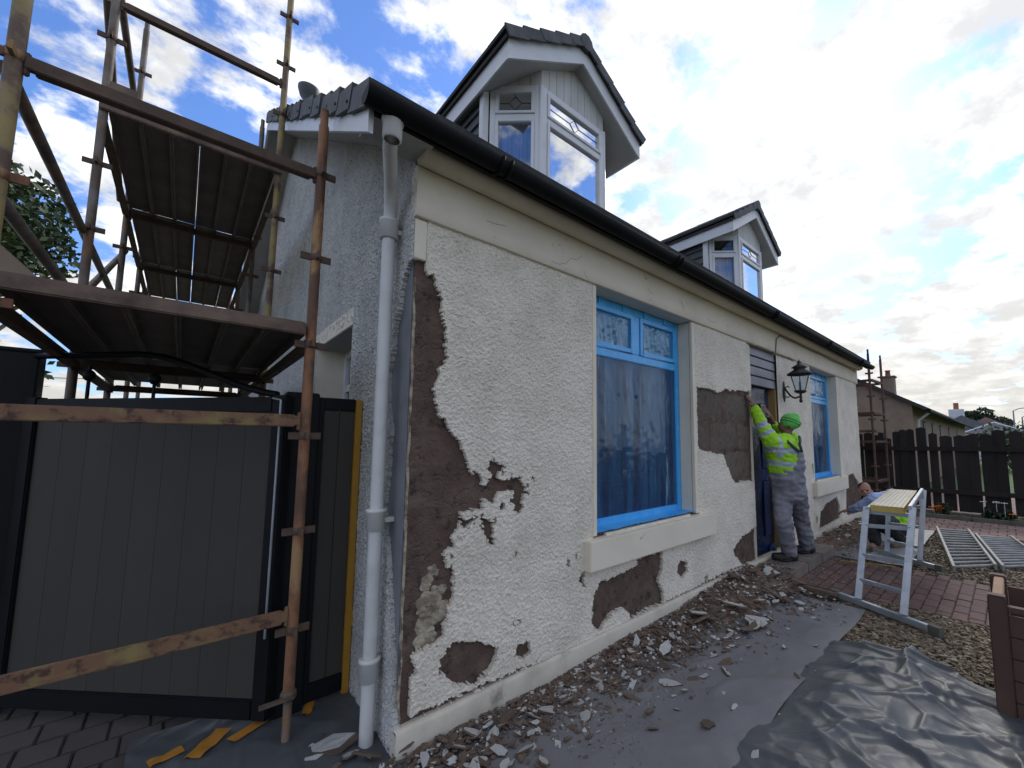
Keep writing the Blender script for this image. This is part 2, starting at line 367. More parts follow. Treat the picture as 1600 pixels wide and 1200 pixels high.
# smooth value noise on numpy arrays
def vnoise(x, y, seed=0):
    def hsh(i, j):
        n = (i.astype(np.int64) * 374761393 + j.astype(np.int64) * 668265263 + seed * 974634777) & 0xffffffff
        n = ((n ^ (n >> 13)) * 1274126177) & 0xffffffff
        return ((n ^ (n >> 16)) & 0xffff) / 65535.0
    i = np.floor(x); j = np.floor(y); fx = x - i; fy = y - j
    fx = fx * fx * (3 - 2 * fx); fy = fy * fy * (3 - 2 * fy)
    a = hsh(i, j); b = hsh(i + 1, j); c = hsh(i, j + 1); d = hsh(i + 1, j + 1)
    return (a * (1 - fx) + b * fx) * (1 - fy) + (c * (1 - fx) + d * fx) * fy
def fbm(x, y, oct=4, seed=0, gain=.5):
    t = 0; a = 1; n = 0
    for k in range(oct): t = t + a * vnoise(x * 2 ** k, y * 2 ** k, seed + k); n += a; a *= gain
    return t / n
def inside(poly, x, y):
    r = np.zeros(x.shape, bool); n = len(poly)
    for i in range(n):
        x0, y0 = poly[i]; x1, y1 = poly[(i + 1) % n]
        if y0 == y1: continue
        c = ((y0 > y) != (y1 > y)) & (x < (x1 - x0) * (y - y0) / (y1 - y0) + x0)
        r ^= c
    return r

# ================================================================== the cottage
house = thing('cottage', 'single-storey cream roughcast cottage with two dormers and render hacked off its walls', 'cottage', (0, 0, GZ))
WL, WZ = 9.22, 2.93
W1 = (1.383, 2.755, .776, 2.652); W2 = (6.30, 7.75, .85, 2.645); DR = (4.10, 4.94, GZ, 2.645)
OPEN = [W1, W2, DR]
m = MB()
for a, b in ((.06, W1[0] - .012), (W1[1] + .012, DR[0] - .012), (DR[1] + .012, W2[0] - .012), (W2[1] + .012, WL)): m.box(a, b, .05, .34, -.3, WZ)
for o in (W1, W2): m.box(o[0] - .012, o[1] + .012, .052, .338, -.3, o[2] - .012)
for o in OPEN: m.box(o[0] - .012, o[1] + .012, .052, .338, o[3] + .012, WZ)
m.build('front_wall', M_brown, house)

# scratch coat seen where the render is off: a sheet with real relief
def grid_sheet(xs, zs, yf, keep):
    X, Z = np.meshgrid(xs, zs); V = np.stack([X, yf(X, Z), Z], -1).reshape(-1, 3)
    nx = len(xs); idx = np.arange(len(V)).reshape(len(zs), nx)
    F = np.stack([idx[:-1, :-1], idx[:-1, 1:], idx[1:, 1:], idx[1:, :-1]], -1)
    xc = .25 * (X[:-1, :-1] + X[:-1, 1:] + X[1:, 1:] + X[1:, :-1]); zc = .25 * (Z[:-1, :-1] + Z[:-1, 1:] + Z[1:, 1:] + Z[1:, :-1])
    K = keep(xc, zc)
    return V, F, K
def add_rim(V, F, K, back):
    # close the sheet's torn edges with side faces reaching back to the wall
    nz, nx = K.shape; P = np.zeros((nz + 2, nx + 2), bool); P[1:-1, 1:-1] = K
    sides = []
    for (dz, dx, a, b) in ((-1, 0, 0, 1), (0, 1, 1, 2), (1, 0, 2, 3), (0, -1, 3, 0)):
        nb = P[1 + dz:nz + 1 + dz, 1 + dx:nx + 1 + dx]; q = K & ~nb
        f = F[q]; sides.append(np.stack([f[:, a], f[:, b]], -1))
    E = np.concatenate(sides); n0 = len(V); ub, inv = np.unique(E, return_inverse=True); inv = inv.reshape(E.shape)
    VB = back(V[ub]); Q = np.stack([E[:, 1], E[:, 0], n0 + inv[:, 0], n0 + inv[:, 1]], -1)
    return np.concatenate([V, VB]), np.concatenate([F[K], Q])
def compact(V, F):
    u, inv = np.unique(F, return_inverse=True); return V[u], inv.reshape(F.shape)
def not_open(x, z, pad=0.0):
    k = np.ones(x.shape, bool)
    for o in OPEN: k &= ~((x > o[0] - pad) & (x < o[1] + pad) & (z > o[2] - pad) & (z < o[3] + pad))
    return k
for xa, xb, st in ((0, 1.25, .008), (1.25, WL, .02)):
    xs = np.arange(xa, xb + .001, st); zs = np.arange(-.1, 2.66, st)
    V, F, K = grid_sheet(xs, zs, lambda X, Z: .028 + .010 * (fbm(X * 5, Z * 5, 5, 3) - .5) - .010 * np.clip((fbm(X * 2.2 + 4, Z * 13, 4, 9) - .52) * 18, 0, 1) * .22 - .006 * fbm(X * 38, Z * 38, 3, 5) + .004 * (np.abs(fbm(X * 6 + 3, Z * 9, 3, 15) - .5) < .012), lambda x, z: not_open(x, z))
    V, F = compact(V, F[K]); mesh_np('scratch_coat', V, F, M_brown, None, False, house)

# outlines of the places where the render has come off (measured on the photograph, laid on the wall)
def P(pts): return [(oY(px, py, 0).x, oY(px, py, 0).z) for px, py in pts]
def Z_(ox, oy, s, pts): return [(ox + x / s, oy + y / s) for x, y in pts]
HOLES = [
 P([(600, 400), (646, 403), (665, 405), (665, 424), (680, 431), (683, 444), (687, 457), (693, 481), (694, 500), (699, 529), (699, 563), (688, 577), (680, 604), (681, 625), (689, 649), (704, 673), (719, 690), (728, 713), (737, 739), (752, 750), (754, 783), (756, 794), (721, 800), (717, 823), (710, 840), (710, 852), (696, 863), (695, 879), (707, 886), (708, 937), (699, 953), (695, 991), (687, 1004), (652, 1018), (645, 1023), (649, 1051), (639, 1070), (641, 1095), (636, 1118), (623, 1121), (590, 1121)]),
 P(Z_(560, 820, 3.158, [(400, 670), (430, 630), (480, 575), (560, 575), (610, 580), (690, 600), (680, 650), (650, 720), (580, 790), (500, 800), (450, 770), (405, 735)])),
 P(Z_(560, 820, 3.158, [(775, 610), (800, 585), (850, 570), (850, 620), (820, 660), (770, 650)])),
 P(Z_(560, 820, 3.158, [(1165, 515), (1145, 480), (1160, 350), (1190, 280), (1280, 245), (1370, 200), (1380, 160), (1500, 130), (1500, 220), (1480, 270), (1505, 330), (1505, 380), (1440, 410), (1340, 465), (1335, 430), (1300, 410), (1260, 430), (1210, 490), (1195, 520)])),
 P(Z_(1000, 820, 2.667, [(155, 175), (165, 145), (195, 150), (200, 190), (175, 225), (155, 205)])),
 P(Z_(1000, 820, 2.667, [(268, 220), (280, 205), (285, 225), (270, 240)])),
 P([(1145, 860), (1157, 840), (1190, 815), (1190, 865), (1174, 878), (1160, 882), (1149, 871)]),
 P([(1088, 604), (1105, 606), (1122, 613), (1132, 608), (1148, 610), (1180, 612), (1190, 751), (1167, 752), (1149, 756), (1140, 740), (1130, 711), (1122, 710), (1097, 705), (1090, 697)]),
 P([(1280, 827), (1282, 800), (1292, 785), (1307, 776), (1312, 790), (1312, 810), (1295, 820)]),
 P([(1322, 751), (1326, 742), (1333, 739), (1340, 751), (1350, 772), (1350, 800), (1324, 806), (1322, 793)]),
 P([(1268, 725), (1272, 724), (1273, 738), (1270, 741)]), P([(1274, 808), (1278, 806), (1278, 817), (1275, 819)]),
 P(Z_(560, 820, 3.158, [(765, 470), (775, 490), (770, 512), (758, 495)])), P(Z_(560, 820, 3.158, [(788, 455), (800, 470), (800, 492), (786, 485)])),
 P(Z_(560, 820, 3.158, [(1030, 165), (1050, 180), (1048, 207), (1028, 203)])), P(Z_(560, 820, 3.158, [(1065, 140), (1078, 140), (1078, 170), (1065, 172)])),
 P(Z_(560, 820, 3.158, [(1095, 232), (1118, 240), (1116, 315), (1090, 285)])), P(Z_(560, 820, 3.158, [(768, 130), (778, 135), (772, 165), (764, 160)])),
 P(Z_(600, 680, 5.454, [(1260, 345), (1280, 350), (1280, 375), (1262, 375)])), P(Z_(600, 680, 5.454, [(640, 860), (655, 860), (652, 890), (640, 890)])), P(Z_(600, 680, 5.454, [(565, 1000), (585, 1000), (582, 1045), (565, 1040)])),
 [(0.0, .078), (.30, .078), (.62, .078), (.95, .082), (.62, .098), (.30, .105), (0.0, .112)],
 [(1.7, .078), (4.1, .078), (4.1, .10), (3.2, .104), (2.1, .092)],
]
SPLAT = [P(Z_(600, 680, 5.454, q)) for q in (
 [(880, 300), (910, 225), (960, 220), (1020, 250), (1040, 320), (1100, 300), (1140, 285), (1150, 310), (1185, 290), (1185, 330), (1150, 380), (1190, 420), (1240, 425), (1270, 490), (1240, 510), (1180, 490), (1180, 590), (1170, 660), (1125, 670), (1120, 630), (1075, 690), (1005, 700), (990, 640), (960, 620), (900, 610), (850, 570), (830, 480), (825, 420), (880, 410)],
 [(810, 690), (830, 660), (880, 720), (920, 740), (960, 670), (930, 830), (930, 930), (850, 920), (860, 860), (820, 760)],
 [(650, 670), (790, 690), (720, 800), (650, 780)], [(750, 300), (830, 300), (830, 400), (760, 370)])]
def render_keep(x, z):
    k = not_open(x, z, .004)
    for (a, b, c, d) in ((W1[0] - .045, W1[0] + .1, W1[2] - .03, 2.66), (W1[1] - .1, W1[1] + .062, W1[2] - .03, 2.66), (W2[0] - .045, W2[0] + .1, .8, 2.66), (W2[1] - .1, W2[1] + .055, .8, 2.66), (-.1, .052, 0, 2.66)):
        k &= ~((x > a) & (x < b) & (z > c) & (z < d))
    jx = x + .026 * (fbm(x * 26, z * 26, 3, 21) - .5) + .020 * (vnoise(x * 85, z * 85, 22) - .5) + .012 * (vnoise(x * 170, z * 170, 28) - .5)
    jz = z + .026 * (fbm(x * 26 + 9, z * 26, 3, 23) - .5) + .020 * (vnoise(x * 85, z * 85, 24) - .5) + .012 * (vnoise(x * 170, z * 170, 29) - .5)
    for h in HOLES: k &= ~inside(h, jx, jz)
    sp = np.zeros(x.shape, bool)
    for h in SPLAT: sp |= inside(h, jx + .02 * (vnoise(x * 60, z * 60, 31) - .5), jz + .02 * (vnoise(x * 60, z * 60, 33) - .5))
    k &= ~(sp & (fbm(x * 16, z * 16, 3, 41) < .60))
    near = (x > .45) & (x < 1.15) & (z > .72) & (z < 1.5)
    k &= ~(near & (vnoise(x * 75, z * 75, 51) > .955) & (fbm(x * 4, z * 4, 2, 3) > .5))
    k &= ~((z < 1.6) & (vnoise(x * 48, z * 48, 61) > .985) & (fbm(x * 2, z * 2, 2, 13) > .48))
    return k
def rough_y(X, Z):
    l = fbm(X * 105, Z * 105, 2, 71, .6); b = vnoise(X * 60, Z * 60, 75)
    return .001 - .015 * np.clip(l - .34, 0, 1) - .005 * b - .004 * (fbm(X * 1.3, Z * 1.3, 3, 77) - .5)
for nm, xa, xb, st in (('near', .0, 3.2, .0055), ('far', 3.2, WL, .010)):
    xs = np.linspace(xa, xb, int((xb - xa) / st) + 1); zs = np.linspace(.078, 2.655, int(2.577 / st) + 1)
    V, F, K = grid_sheet(xs, zs, rough_y, render_keep)
    def bk(v): v = v.copy(); v[:, 1] = .042; return v
    V, F = add_rim(V, F, K, bk); V, F = compact(V, F)
    mesh_np('roughcast_render', V, F, M_render, None, False, house)

# blocks that show in the patch beside the door, with recessed joints
bid = None; i = 0
for row, (z0, z1) in enumerate(((.70, 1.03), (1.036, 1.35), (1.356, 1.67), (1.676, 2.0), (2.006, 2.35))):
    x = 2.80 + (.0 if row % 2 else -.31); 
    while x < 4.08:
        xa, xb = max(2.84, x), min(4.085, x + .62)
        if xb - xa > .06:
            m = MB()
            def fn(u, v, xa=xa, xb=xb, z0=z0, z1=z1):
                X = xa + u * (xb - xa - .008); Zc = z0 + v * (z1 - z0)
                e = min(u, 1 - u, v, 1 - v); d = .010 if e < .001 else 0
                return (X, .018 + d - .006 * mnoise.noise((X * 9, Zc * 9, row)), Zc)
            m.sheet(fn, 10, 6); m.build('block', M_block, house)
        x += .628

# lumps of old lime mortar left low on the corner
m = MB()
for k in range(46):
    px = random.uniform(655, 695); py = random.uniform(885, 1015)
    if abs(px - (690 - (py - 885) * .22)) > 20: continue
    p = oY(px, py, .028); r = random.uniform(.018, .045)
    m.ball(p, (r * 1.1, .013, r), 9, 6)
for q in m.v[:]: pass
m.v = [(x + .012 * mnoise.noise((x * 40, y * 40, z * 40)), y + .008 * mnoise.noise((x * 60, z * 60, 3)), z + .012 * mnoise.noise((z * 40, x * 40, 7))) for x, y, z in m.v]
m.sm = [False] * len(m.sm)
m.build('mortar_patch', M_mortar, house)
# pale bead of old plaster running down the hacked corner
m = MB(); pts = []
for k in range(90):
    z = 2.33 - k * .0255; pts.append((.006 + .010 * mnoise.noise((z * 7, 1, 0)), .028 - .004 * mnoise.noise((z * 15, 4, 0)), z))
m.tube(pts, [.007 + .006 * max(0, mnoise.noise((p[2] * 22, 9, 1))) for p in pts], 6); m.build('plaster_bead', M_mortar, house)

# smooth margins, band, cornice, plinth, sills
def box_part(name, mt, x0, x1, y0, y1, z0, z1, bevel=.004, parent=None, **k):
    return MB().box(x0, x1, y0, y1, z0, z1).build(name, mt, parent or house, bevel)
for o in (W1, W2):
    box_part('window_margin', M_smooth, o[0] - .045, o[0], -.006, .155, o[2] - .01, 2.648)
    box_part('window_margin', M_smooth, o[1], o[1] + .06, -.006, .155, o[2] - .01, 2.648)
    box_part('window_head', M_smooth, o[0] - .04, o[1] + .055, .0, .155, 2.652, 2.70)
box_part('door_margin', M_smooth, DR[0] - .014, DR[0], .0, .12, .02, 2.648, .003)
box_part('door_margin', M_smooth, DR[1], DR[1] + .03, -.002, .12, .02, 2.648, .003)
cz = oY(655, 405).z
box_part('corner_margin', M_smooth, -.022, .050, -.004, .04, cz, 2.648)
def wavy_band(name, mt, prof, xa, xb, n=150, amp=.003):
    m = MB(); k = len(prof)
    def fn(u, v):
        j = v * (k - 1); i = int(min(j, k - 2)); f = j - i; y = prof[i][0] * (1 - f) + prof[i + 1][0] * f; z = prof[i][1] * (1 - f) + prof[i + 1][1] * f; x = xa + u * (xb - xa)
        return (x, y + amp * mnoise.noise((x * 3, z * 9, 2)), z + amp * .8 * mnoise.noise((x * 2.3, y * 9, 8)))
    m.sheet(fn, n, (k - 1) * 2)
    for x in (xa, xb): m._add([(x, y, z) for y, z in prof], [tuple(range(k))])
    return m.build(name, mt, house)
wavy_band('fascia_band', M_smooth, [(.05, 2.652), (-.020, 2.652), (-.026, 2.658), (-.026, 2.79), (-.026, 2.935), (.05, 2.94)], -.024, 9.27)
arc = [(-.03, 2.932)] + [(-.045 - .085 * math.sin(t), 2.985 - .055 * math.cos(t)) for t in [k * math.pi / 10 for k in range(0, 8)]] + [(-.09, 3.045), (.04, 3.05)]
wavy_band('cornice', M_smooth, arc, -.024, 9.30)
m = MB()
def pl(u, v):
    x = -.025 + u * 9.26; prof = ((-.036, -.32), (-.036, -.10), (-.033, .060), (-.026, .074), (.04, .076)); j = v * 4; i = int(min(j, 3)); f = j - i
    y = prof[i][0] * (1 - f) + prof[i + 1][0] * f; z = prof[i][1] * (1 - f) + prof[i + 1][1] * f
    return (x, y + .006 * mnoise.noise((x * 4, z * 8, 1)), z + .004 * mnoise.noise((x * 6, 3, y * 9)))
m.sheet(pl, 220, 8); m._add([(-.025, .04, -.32), (-.025, -.036, -.32), (-.025, -.033, .06), (-.025, .04, .076)], [(0, 1, 2, 3)])
m.build('plinth', M_plinth, house)
box_part('window_sill', M_smooth, 1.245, 3.03, -.072, .14, .545, .752, .006)
box_part('window_sill', M_smooth, 6.16, 7.92, -.072, .14, .61, .825, .006)
# stuck-on cable along the band
m = MB(); m.tube([oY(1205, 557, -.008), oY(1212, 552, -.034), oY(1213, 530, -.034), oY(1219, 524, -.034)] + [oY(1219 + k * 11.8, 524 + k * 5.6 + (1.2 if k % 3 == 1 else 0), -.034) for k in range(1, 11)], .008, 6)
m.build('cable', M_cable, house)
for a, b in ((4.02, 4.9), (4.95, 5.6)):
    m = MB(); m.tube([(a + (b - a) * k / 14, -.020 + .004 * mnoise.noise((k, 3, 1)), 2.648 + .006 * mnoise.noise((k * .7, 1, 5))) for k in range(15)], [.012 + .006 * abs(mnoise.noise((k * 1.3, 7, 7))) for k in range(15)], 6)
    m.build('cement_fillet', M_mortar, house)

# hairline cracks where the band's paint lifts
for q in ([(862, 408), (874, 413), (885, 411), (891, 404), (902, 406), (909, 399)], [(912, 421), (914, 430), (920, 437)], [(1012, 450), (1016, 457), (1023, 462)], [(1064, 470), (1068, 480), (1067, 484)], [(760, 345), (775, 350), (790, 353)], [(1105, 497), (1112, 503), (1120, 503)], [(842, 322), (839, 331), (842, 341)]):
    m = MB(); m.tube([oY(a, b, -.0265) for a, b in q], .0013, 5); m.build('paint_crack', M_cable, house)
# gutter, fascia board, roof
m = MB(); prof = [(-.262 + .057 * math.cos(t), 3.003 + .063 * math.sin(t)) for t in [math.pi + k * math.pi / 12 for k in range(13)]] 
prof2 = [(-.262 + .051 * math.cos(t), 3.003 + .057 * math.sin(t)) for t in [math.pi + k * math.pi / 12 for k in range(13)]][::-1]
pr = prof + prof2; n = len(pr)
vs = [(x, y, z) for x in (-.36, 9.42) for y, z in pr]
m._add(vs, [(i, (i + 1) % n, n + (i + 1) % n, n + i) for i in range(n)], True)
for x in (-.36, 9.42): m._add([(x, y, z) for y, z in prof], [tuple(range(13))])
gut = m.build('gutter', M_black, house)
for x in (.36, 2.1, 4.2, 6.35, 8.4):
    m = MB()
    for dx in (-.035, .02):
        m.tube([(x + dx, -.262 + .063 * math.cos(t), 3.003 + .069 * math.sin(t)) for t in [math.pi + k * math.pi / 10 for k in range(11)]], .009, 5)
    m.build('gutter_joint', M_black, gut)
box_part('fascia_board', M_black, -.3, 9.38, -.20, -.18, 2.96, 3.055, 0)
box_part('eaves_soffit', M_planter, -.29, 9.36, -.18, .03, 3.052, 3.060, 0)
SL = .585
def roofz(y): return 3.185 + SL * y
RY = 4.1
m = MB(); m.prism([(-.27, -.19, roofz(-.19) - .05), (-.27, RY, roofz(RY) - .05), (-.27, 2 * RY + .2, roofz(-.2) - .05), (-.27, 2 * RY + .2, roofz(-.2) - .02), (-.27, RY, roofz(RY) - .0), (-.27, -.19, roofz(-.19) - .0)], (9.63, 0, 0))
roof = m.build('roof', M_nroof, house)
m = MB(); ang = math.atan(SL); ud = Vector((0, math.cos(ang), math.sin(ang))); un = Vector((0, -math.sin(ang), math.cos(ang)))
nco = 17; pit = (RY + .24) / math.cos(ang) / nco
for k in range(nco):
    a = Vector((0, -.24, roofz(-.24))) + ud * (k * pit); b = a + ud * (pit * 1.12)
    m.prism([tuple(a + un * .045 + Vector((-.02, 0, 0))), tuple(b + un * .012 + Vector((-.02, 0, 0))), tuple(b - un * .01 + Vector((-.02, 0, 0))), tuple(a + un * .01 + Vector((-.02, 0, 0)))], (9.38, 0, 0))
for k in range(nco):
    a = Vector((0, 2 * RY + .24, roofz(-.24))); ud2 = Vector((0, -ud.y, ud.z)); un2 = Vector((0, -un.y, un.z)); a = a + ud2 * (k * pit); b = a + ud2 * pit * 1.12
    m.prism([tuple(a + un2 * .045), tuple(b + un2 * .012), tuple(b - un2 * .01), tuple(a + un2 * .01)], (9.36, 0, 0))
stuff(m.build('roof_tiles', M_tile, house))
# verge tiles, one by one, with their hanging flange
vt = None
for k in range(nco):
    a = Vector((0, -.24, roofz(-.24))) + ud * (k * pit)
    if vt is None:
        m = MB(); o0 = Vector((0, 0, 0))
        q = [o0 + un * .035, ud * (pit * 1.10) + un * .004, ud * (pit * 1.10) - un * .105, o0 - un * .085]
        m.prism([tuple(p + Vector((-.345, 0, 0))) for p in q], (.016, 0, 0))
        q = [o0 + un * .036, ud * (pit * 1.10) + un * .005, ud * (pit * 1.10) - un * .016, o0 + un * .010]
        m.prism([tuple(p + Vector((-.329, 0, 0))) for p in q], (.31, 0, 0))
        m.tube([tuple(Vector((-.352, 0, 0)) + ud * .05 - un * .05), tuple(Vector((-.343, 0, 0)) + ud * .05 - un * .05)], .009, 6)
        vt = m.build('verge_tile', M_tile, None); vt.parent = house
        vt.location = a - Vector((0, 0, GZ)); vt.rotation_euler = (random.uniform(-.02, .02), 0, 0)
    else:
        copy_to(vt, house, a - Vector((0, 0, GZ)) + Vector((random.uniform(-.006, .006), 0, 0)), (random.uniform(-.025, .025), 0, random.uniform(-.02, .02)))
rt = None
for k in range(21):
    if rt is None:
        m = MB(); m.tube([(0, 0, 0), (.45, 0, 0)], .12, 12); rt = m.build('ridge_tile', M_tile, None); rt.parent = house; rt.location = (-.28, RY, roofz(RY) - .03 - GZ)
    else: copy_to(rt, house, (-.28 + k * .445, RY, roofz(RY) - .03 - GZ), (0, random.uniform(-.01, .01), 0))
m = MB()
m.prism([(-.322, -.19, roofz(-.19) - .21), (-.322, RY, roofz(RY) - .21), (-.322, RY, roofz(RY) - .06), (-.322, -.19, roofz(-.19) - .06)], (.022, 0, 0)); m.build('bargeboard', M_white, house)
m = MB(); m.prism([(-.322, 2 * RY + .19, roofz(-.19) - .21), (-.322, RY + .002, roofz(RY) - .21), (-.322, RY + .002, roofz(RY) - .08), (-.322, 2 * RY + .19, roofz(-.19) - .08)], (.022, 0, 0)); m.build('bargeboard', M_white, house)
m = MB(); m.prism([(-.30, 2 * RY + .19, roofz(-.19) - .15), (-.30, RY, roofz(RY) - .15), (-.30, RY, roofz(RY) - .135), (-.30, 2 * RY + .19, roofz(-.19) - .135)], (.30, 0, 0)); m.build('verge_soffit', M_soffit, house)
m = MB(); m.box(-.30, .0, -.185, .03, roofz(-.1) - .155, roofz(-.1) - .140); m.build('eaves_return', M_soffit, house)
m = MB(); m.prism([(-.30, .03, roofz(.03) - .15), (-.30, RY, roofz(RY) - .15), (-.30, RY, roofz(RY) - .135), (-.30, .03, roofz(.03) - .135)], (.30, 0, 0)); m.build('verge_soffit', M_soffit, house)
# extractor cowl above the verge
m = MB(); b = oX(478, 152, .55); b = CAM + (b - CAM) * .62
p0 = CAM + (oX(480, 150, .55) - CAM) * .60
p0 = Vector((.42, 3.9, roofz(3.9)))
d = ray(481, 165); t = (2.6 - CAM.y) / d.y; pc = CAM + d * t
m.lathe([(.035, -.12), (.035, .03), (.075, .09), (.095, .165), (.095, .185), (.088, .185), (.06, .11)], 18, pc); m.build('vent_cowl', M_vent, house)

# ------------------------------------------------------------------ gable wall
GW = (1.05, 2.12, 1.2, 2.28)
def gtop(y): return 3.04 + SL * min(y, 2 * RY - y)
m = MB()
def gp(y0, y1, z0): 
    ys = [y0] + ([RY] if y0 < RY < y1 else []) + [y1]
    m.prism([(.002, y0, z0), (.002, y1, z0)] + [(.002, y, gtop(y)) for y in ys[::-1]], (.30, 0, 0))
gp(.05, GW[0], -.3); gp(GW[1], 2 * RY, -.3); gp(GW[0], GW[1], GW[3]); m.box(.004, .298, GW[0], GW[1], -.3, GW[2])
m.build('gable_wall', M_cement, house)
GB = [(655, 402), (643, 415), (636, 440), (632, 457), (629, 484), (623, 508), (620, 540), (616, 572), (612, 583), (611, 609), (612, 641), (616, 673), (613, 698), (611, 744), (605, 786), (607, 827), (611, 860), (612, 883), (615, 947), (618, 997), (620, 1105), (622, 1135), (660, 1140)]
GBP = [(oX(px, py).y, oX(px, py).z) for px, py in GB] + [(-.2, .0), (-.2, 2.4)]
def gkeep(y, z):
    k = (z < 3.04 + SL * np.minimum(y, 2 * RY - y)) & ~((y > GW[0] - .01) & (y < GW[1] + .01) & (z > GW[2]) & (z < GW[3] + .02))
    jy = y + .02 * (fbm(y * 24, z * 24, 3, 81) - .5) + .012 * (vnoise(y * 80, z * 80, 82) - .5); jz = z + .02 * (fbm(y * 24, z * 24, 3, 83) - .5)
    return k & ~inside(GBP, jy, jz)
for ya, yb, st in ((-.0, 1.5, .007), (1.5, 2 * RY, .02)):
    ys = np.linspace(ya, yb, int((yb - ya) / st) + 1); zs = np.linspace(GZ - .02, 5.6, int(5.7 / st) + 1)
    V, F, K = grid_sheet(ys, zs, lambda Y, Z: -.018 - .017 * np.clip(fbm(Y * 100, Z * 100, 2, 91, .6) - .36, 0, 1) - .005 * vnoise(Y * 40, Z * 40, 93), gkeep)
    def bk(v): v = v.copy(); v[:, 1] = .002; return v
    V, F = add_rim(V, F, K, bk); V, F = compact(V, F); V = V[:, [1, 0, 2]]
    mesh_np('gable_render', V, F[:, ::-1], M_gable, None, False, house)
# little window in the gable
m = MB(); m.box(-.024, .0, GW[0] - .02, GW[1] + .05, GW[3], GW[3] + .13); m.build('gable_window_head', M_smooth, house, .003)
m = MB(); m.box(-.02, .24, GW[1] - .002, GW[1] + .02, GW[2], GW[3]); m.build('gable_window_reveal', M_smooth, house)
m = MB(); m.box(-.02, .24, GW[0] - .02, GW[0] + .002, GW[2], GW[3]); m.build('gable_window_reveal', M_smooth, house)
m = MB(); m.box(-.018, .24, GW[0], GW[1], GW[3] - .003, GW[3] + .02); m.build('gable_window_soffit', M_soffit, house)
m = MB()
for a in ((GW[0], GW[0] + .07), (GW[1] - .07, GW[1]), (1.55, 1.61)): m.box(.20, .25, a[0], a[1], GW[2], GW[3])
for a in ((GW[2], GW[2] + .07), (GW[3] - .07, GW[3]), (1.90, 1.96)): m.box(.205, .245, GW[0], GW[1], a[0], a[1])
gw = m.build('gable_window', M_white, house)
MB().box(.225, .23, GW[0], GW[1], GW[2], GW[3]).build('pane', M_glass, gw); MB().box(.30, .31, GW[0], GW[1], GW[2], GW[3]).build('blind', M_dark, gw)

# downpipe with its swan neck and sockets
m = MB(); pt = [(-.085, .19, GZ), (-.085, .19, 1.0), (-.085, .19, 2.66), (-.088, .175, 2.74), (-.13, .06, 2.82), (-.20, -.12, 2.88), (-.225, -.20, 2.91), (-.23, -.235, 2.95)]
m.tube(pt, .0335, 16); dp = m.build('downpipe', M_pipe, house)
for z, r in ((.30, .045), (1.04, .045), (2.62, .047)):
    m = MB(); m.lathe([(r - .01, -.05), (r, -.048), (r, .04), (r + .006, .045), (r + .006, .06), (r - .01, .062)], 16, (-.085, .19, z)); m.build('pipe_socket', M_pipe, dp)
m = MB(); m.lathe([(.034, -.05), (.043, -.045), (.043, .03), (.049, .035), (.049, .05), (.03, .05)], 16, (-.226, -.222, 2.905)); m.build('pipe_socket', M_pipe, dp)
for z in (1.04, 2.62):
    MB().box(-.10, .0, .17, .21, z - .012, z + .012).build('pipe_bracket', M_pipe, dp)

